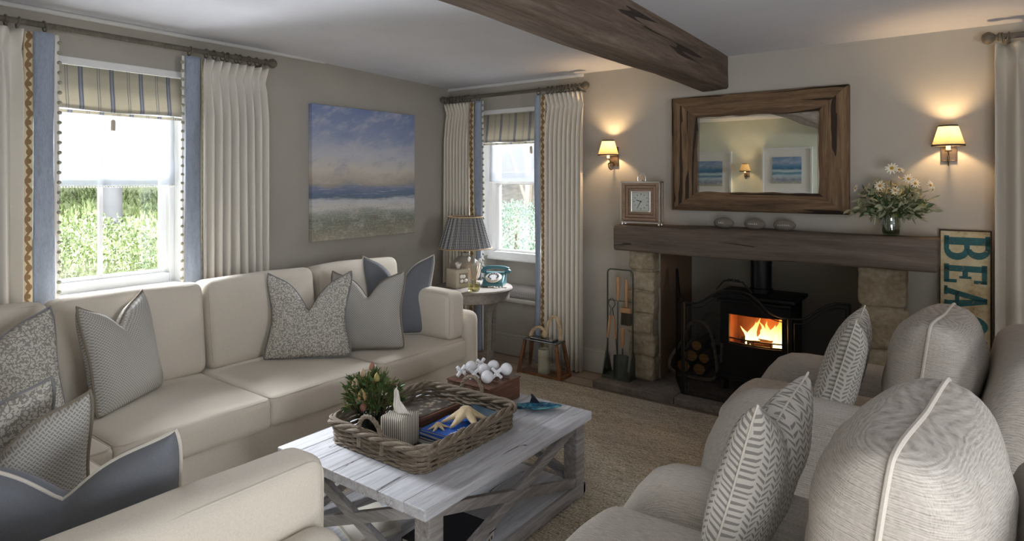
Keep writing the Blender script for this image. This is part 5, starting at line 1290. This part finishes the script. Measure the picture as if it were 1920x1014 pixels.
# ---- noughts and crosses
gb = empty('game_board', (-1.992, 2.452, TZ), 0, 'dark wooden noughts and crosses box at the far end of the coffee table', 'game box')
b = MB(); gx, gy = .135, .125; b.box(-gx, gx, -gy, gy, 0, .098); b.build('box_body', M['gamew'], gb, bevel=.003, smooth=False)
b = MB(); b.box(-gx-.003, gx+.003, -gy-.003, gy+.003, .100, .110); b.build('tray_top', M['gamew'], gb, bevel=.003, smooth=False)
b = MB()
for k in (-1, 1): b.box(k*gx/3-.002, k*gx/3+.002, -gy+.01, gy-.01, .110, .114); b.box(-gx+.01, gx-.01, k*gy/3-.002, k*gy/3+.002, .110, .114)
b.build('grid_lines', M['gamew'], gb, smooth=False)
lay = ['XOX', 'XOO', 'OXO']
rown = ['back row', 'middle row', 'front row']; coln = ['left', 'centre', 'right']
for i in range(3):
    for j in range(3):
        x = -1.992-gx*.62+i*gx*.62; y = 2.452-gy*.62+j*gy*.62; kind = lay[i][j]
        lab = 'white %s in the %s, %s, on the wooden game box' % ('cross piece' if kind == 'X' else 'ball piece', rown[i], coln[j])
        if kind == 'O':
            b = MB(); b.ball((0, 0, .031), .031, 20, 12); o = b.build('ball_piece', M['porcelain'], None, loc=(x, y, TZ+.1142)); tag(o, lab, 'game piece', 'white ball game pieces')
        else:
            b = MB(); L = .034; c = .024; random.seed(i*3+j)
            m0 = T(0, 0, .030) @ RZ(random.uniform(-.5, .5)+.9)
            for d in ((1, 0, 1), (1, 0, -1), (0, 1, 0)):
                dv = Vector(d).normalized()*L; a = m0 @ (-dv); c2 = m0 @ dv; b.bar(a, c2, .015, .015)
            o = b.build('cross_piece', M['porcelain'], None, bevel=.003, smooth=False, loc=(x, y, TZ+.1142)); tag(o, lab, 'game piece', 'white cross game pieces')
# ---- fish dish
fd = empty('shark_dish', (-1.70, 2.475, TZ), .62, 'blue-green glazed shark-shaped dish at the corner of the coffee table', 'dish')
gl = NT('sea_glaze'); a, nc = gl.noise(gl.coord('Object', (1, 3, 1)), 22, 4, .6, 1); gl.col(gl.ramp(a, [(.35, srgb(24, 52, 66)), (.5, srgb(44, 106, 138)), (.62, srgb(92, 160, 160))])); gl.set(Roughness=.12)
outl = s_top([(-.125, .02), (-.10, .012), (-.05, .028), (0, .048), (.05, .042), (.10, .022), (.135, .0), (.10, -.022), (.05, -.036), (.01, -.045), (-.03, -.03), (-.06, -.014), (-.10, -.010), (-.125, -.02)], 60)
b = MB(); n = len(outl)
def dz(s, t):
    p = outl[min(int(round(s*(n-1))), n-1)]; return Vector((p[0]*t, p[1]*t, .006+.016*t**3))
b.grid(dz, n-1, 6); b.build('body', gl.m, fd, solid=.005, angle=80)
b = MB(); b.prism([(-.022, .0), (.03, .0), (.012, .022), (-.004, .042), (-.016, .046), (-.012, .028)], -.003, .003, T(-.0, .042, .018) @ RX(PI/2)); b.build('dorsal_fin', plain('dark_glaze', srgb(36, 38, 50), .2), fd, bevel=.002)
b = MB(); b.prism([(.0, 0), (.018, 0), (.0, .03), (-.016, .036), (-.01, .02)], -.003, .003, T(-.128, 0, .014) @ RX(PI/2)); b.build('tail_fin', M['dark'], fd, bevel=.002)
# ---- books on the lower shelf
g = 'books on the coffee table shelf'
book(-1.62, 1.80, .0722, .23, .30, .032, .25, 'bookwhite', 'thick pale book with lettered edge on the lower shelf', g)
b = MB(); random.seed(3)
for k in range(11): y = -.13+k*.024; b.box(.1155, .1162, y, y+.011, .010, .022)
ob = [o for o in bpy.data.objects if o.name.startswith('book') and o.get('label', '').startswith('thick pale')][0]; b.build('spine_lettering', M['dark'], ob, smooth=False)
book(-1.66, 1.83, .1046, .25, .28, .020, .05, 'dark', 'dark-covered book lying on the thick pale book on the lower shelf', g)
book(-2.02, 1.72, .0722, .24, .20, .024, -.3, 'paper', 'small cream book at the near left of the lower shelf', g)
# ================================================================= SIDE TABLE GROUP
sx0, sy0 = -3.225, 3.835
sd = empty('side_table', (sx0, sy0, 0), 0, 'round grey side table with curved legs between sofa and window seat', 'side table')
b = MB(); b.lathe([(.001, .635), (.300, .635), (.312, .640), (.316, .650), (.310, .660), (.001, .661)], 56, caps=False); b.build('table_top', M['sidew'], sd)
b = MB(); b.lathe([(.285, .565), (.290, .570), (.290, .635), (.272, .635), (.272, .565), (.285, .565)], 48, caps=False); b.build('apron', M['sidew'], sd)
for k in range(4):
    a = math.radians(-14+90*k); b = MB(); pts = s_top([(.275, .60), (.255, .57), (.215, .50), (.200, .40), (.195, .25), (.185, .13), (.150, .05), (.10, .018)], 28)
    m_ = RZ(a)
    for i in range(28):
        p, q = pts[i], pts[i+1]; b.bar(m_ @ Vector((p[0], 0, p[1])), m_ @ Vector((q[0], 0, q[1])), .040, .034, (math.cos(a), math.sin(a), 0.01))
    b.build('leg', M['sidew'], sd, smooth=True, angle=60)
b = MB(); b.lathe([(.001, 0), (.115, 0), (.12, .01), (.115, .03), (.001, .032)], 32); b.build('foot_ring', M['sidew'], sd)
ZT = .661
lp = empty('table_lamp', (-3.41, 3.95, ZT), 0, 'table lamp with a pleated blue-grey check shade on the round side table', 'lamp')
b = MB(); b.lathe([(.001, 0), (.085, 0), (.095, .01), (.120, .04), (.128, .09), (.128, .15), (.118, .165), (.062, .212), (.036, .222), (.034, .245), (.001, .246)], 8, caps=False); b.build('lamp_base', M['lampc'], lp, angle=20)
b = MB(); b.tube([(0, 0, .24), (0, 0, .42)], .008, 8); b.build('lamp_stem', M['bronze'], lp)
lm = NT('check_lampshade'); u, v, _ = lm.xyz(lm.coord('UV')); f1 = ((u*84).frac()-.5).abs(); f2 = ((v*20).frac()-.5).abs(); nz, _ = lm.noise(lm.coord('UV', (1, .5, 1)), 90, 3)
lm.col(lm.ramp((f1.lt(.27))*.45+(f2.lt(.25))*.35+nz*.3, [(.12, srgb(196, 192, 176)), (.5, srgb(128, 130, 134)), (.95, srgb(56, 62, 78))])); lm.set(Roughness=.95)
NP = 60
def shd(s, t):
    r = .222-.082*t; a = 2*PI*s; r += .004*math.sin(a*NP); return (Vector((r*math.cos(a), r*math.sin(a), .288+.255*t)), (s*1.0, t))
b = MB(); b.grid(shd, NP*6, 3, closeu=True); so = b.build('lamp_shade', lm.m, lp, angle=80)
M['rimc'] = plain('shade_binding', srgb(176, 152, 116), .8)
for r, zz in ((.224, .287), (.143, .543)): b = MB(); b.tube([(r*math.cos(2*PI*k/48), r*math.sin(2*PI*k/48), zz) for k in range(48)], .0055, 7, True); b.build('shade_binding', M['rimc'], so)
tb = empty('tissue_box', (-3.305, 3.745, ZT), math.radians(-8), 'cream wooden tissue box with a shell panel on the side table', 'tissue box')
b = MB(); b.rbox((0, 0, .072), (.14, .14, .144), .004, 4); b.build('box_body', M['cork'], tb)
tb.rotation_euler = (0, 0, math.radians(-12))
b = MB(); b.box(.0702, .072, -.042, .042, .035, .115); b.build('shell_panel', plain('grey_panel', srgb(140, 132, 116), .7), tb, smooth=False)
for y, z in ((-.02, .055), (.02, .055), (.0, .088), (-.022, .09)): b = MB(); b.ball((.074, y, z), (.005, .017, .015), 12, 8); b.build('shell', M['whitef'], tb)
def tuft(parent, z):
    b = MB(); b.grid(lambda a, t: Vector(((.012+.020*t)*math.cos(2*PI*a), (.010+.012*t)*math.sin(2*PI*a), z+.045*t+.008*math.sin(a*19)*t)), 26, 4, closeu=True); b.build('tissue', M['tissue'], parent, solid=.001, angle=180)
tuft(tb, .143)
rd = empty('reed_diffuser', (-3.075, 3.665, ZT), 0, 'square glass reed diffuser at the front of the side table', 'diffuser')
b = MB(); b.rbox((0, 0, .036), (.072, .072, .07), .010, 5); b.lathe([(.014, .07), (.014, .095), (.010, .095), (.010, .07)], 14, caps=False); b.build('bottle', M['vglass'], rd)
b = MB(); b.rbox((0, 0, .030), (.060, .060, .052), .008, 4); b.build('oil', glassy('amber_oil', (.86, .78, .5, 1), .1), rd)
b = MB(); random.seed(11)
for k in range(8): a = random.random()*6.28; t_ = random.uniform(.15, .4); b.tube([(0, 0, .03), (math.cos(a)*t_*.2, math.sin(a)*t_*.2, .24)], .0018, 5)
b.build('reeds', M['handle_w'], rd)
for (x, y, z_) in ((-.05, 0, .24), (.035, .0, .215), (.05, .01, .235)): b = MB(); b.ball((x, y, z_), (.012, .012, .020), 10, 7); b.build('dried_flower', M['whitef'], rd)
ph = empty('rotary_telephone', (-3.125, 3.985, ZT), math.radians(28), 'teal retro rotary telephone on the side table by the window', 'telephone')
# local: front to -y, width x
b = MB(); prof = [(-.105, .0), (-.108, .018), (-.085, .04), (.01, .085), (.035, .098), (.085, .098), (.098, .07), (.10, 0)]
for w0, w1, z_ in ((0, 0, 0),):
    b.prism(prof, -.085, .085, Matrix(((0, 0, 1, 0), (1, 0, 0, 0), (0, 1, 0, 0), (0, 0, 0, 1))))
pb = b.build('phone_body', M['teal'], ph, bevel=.012)
dm = T(0, -.048, .066) @ RX(math.radians(26))
b = MB(); b.lathe([(.066, -.004), (.066, .004), (.060, .006), (.001, .006)], 32, dm); b.build('dial_plate', plain('cream_dial', srgb(214, 206, 190), .4), ph)
b = MB(); b.lathe([(.050, .006), (.052, .012), (.001, .013)], 28, dm); dl = b.build('dial', plain('clear_dial', srgb(196, 198, 198), .15), ph)
for k in range(10): a = math.radians(-30+k*30); b = MB(); b.lathe([(.0085, .013), (.0085, .0145), (.001, .0145)], 10, dm @ T(.038*math.cos(a), .038*math.sin(a), 0)); b.build('finger_hole', M['dark'], dl)
b = MB(); b.tube([(-.105, .06, .118), (-.07, .06, .132), (0, .06, .138), (.07, .06, .132), (.105, .06, .118)], [.018, .015, .013, .015, .018], 12); b.ball((-.10, .055, .104), (.027, .027, .020), 14, 8); b.ball((.10, .055, .104), (.027, .027, .020), 14, 8); b.build('handset', M['teal'], ph)
random.seed(17); sh_ = empty('shell_string', (-3.02, 3.86, ZT), 0, 'string of small pale shells lying in front of the teal telephone', 'shells')
b = MB(); pts = [(-.06+.012*k, .02*math.sin(k*.9)+.012*k*.4, .004) for k in range(12)]; b.tube(pts, .0012, 5); b.build('string', M['rope'], sh_)
for p in pts: b = MB(); b.ball((p[0], p[1], .006), (.009, .006, .0055), 10, 6, RZ(random.random()*.4)); b.build('shell', M['whitef'], sh_)
# ================================================================= LANTERN
la = empty('lantern', (-2.685, 4.045, 0), 0, 'wood and glass candle lantern with a rope handle in front of the cream curtain', 'lantern')
LX, LY, tx_, ty_ = .20, .085, .155, .062
b = MB(); t = .026
for y in (-LY, LY-t): b.box(-LX, LX, y, y+t, 0, t)
for x in (-LX, LX-t): b.box(x, x+t, -LY+t, LY-t, 0, t)
b.box(-LX+t, LX-t, -LY+t, LY-t, .002, .012); b.build('base_frame', M['lantw'], la, bevel=.003, smooth=False)
for sx in (-1, 1):
    for sy in (-1, 1):
        b = MB(); b.bar((sx*(LX-.013), sy*(LY-.013), .02), (sx*(tx_-.012), sy*(ty_-.012), .262), .024, .022, (0, 1, 0)); b.build('corner_post', M['lantw'], la, bevel=.002, smooth=False)
b = MB(); q0 = [(-LX+.02, -LY+.008), (LX-.02, -LY+.008), (LX-.02, LY-.008), (-LX+.02, LY-.008)]; q1 = [(-tx_+.004, -ty_), (tx_-.004, -ty_), (tx_-.004, ty_), (-tx_+.004, ty_)]
b.add([(x, y, .026) for x, y in q0]+[(x, y, .262) for x, y in q1], [(i, (i+1) % 4, (i+1) % 4+4, i+4) for i in range(4)]); b.build('glass_panes', glassy('lantern_glass', (.93, .95, .95, 1), .22), la, smooth=False)
b = MB(); b.box(-tx_-.002, tx_+.002, -ty_-.002, ty_+.002, .262, .272); b.box(-tx_+.05, tx_-.05, -ty_+.02, ty_-.02, .272, .284); b.build('lid', plain('lid_steel', srgb(120, 124, 128), .15, .9), la, bevel=.003, smooth=False)
b = MB(); hp_ = s_top([(-.135, .278), (-.11, .33), (-.05, .36), (.0, .335), (.005, .30), (.02, .36), (.055, .44), (.10, .46), (.135, .40), (.145, .285)], 60)
for s in range(3):
    pts = [(a+.007*math.cos(k*.5+s*2.09), .010+.007*math.sin(k*.5+s*2.09), c) for k, (a, c) in enumerate(hp_)]; b.tube(pts, .0085, 7)
b.ball((0, .01, .31), (.024, .022, .030), 12, 8); b.build('rope_handle', M['rope'], la)
cn = empty('pillar_candle', (-2.685, 4.045, .0125), 0, 'cream pillar candle standing inside the wooden lantern', 'candle')
b = MB(); b.lathe([(.044, 0), (.046, .004), (.046, .182), (.042, .186), (.036, .178), (.001, .176)], 24); b.build('wax', M['wax'], cn)
b = MB(); b.tube([(0, 0, .165), (.002, 0, .185)], .0012, 5); b.build('wick', M['dark'], cn)
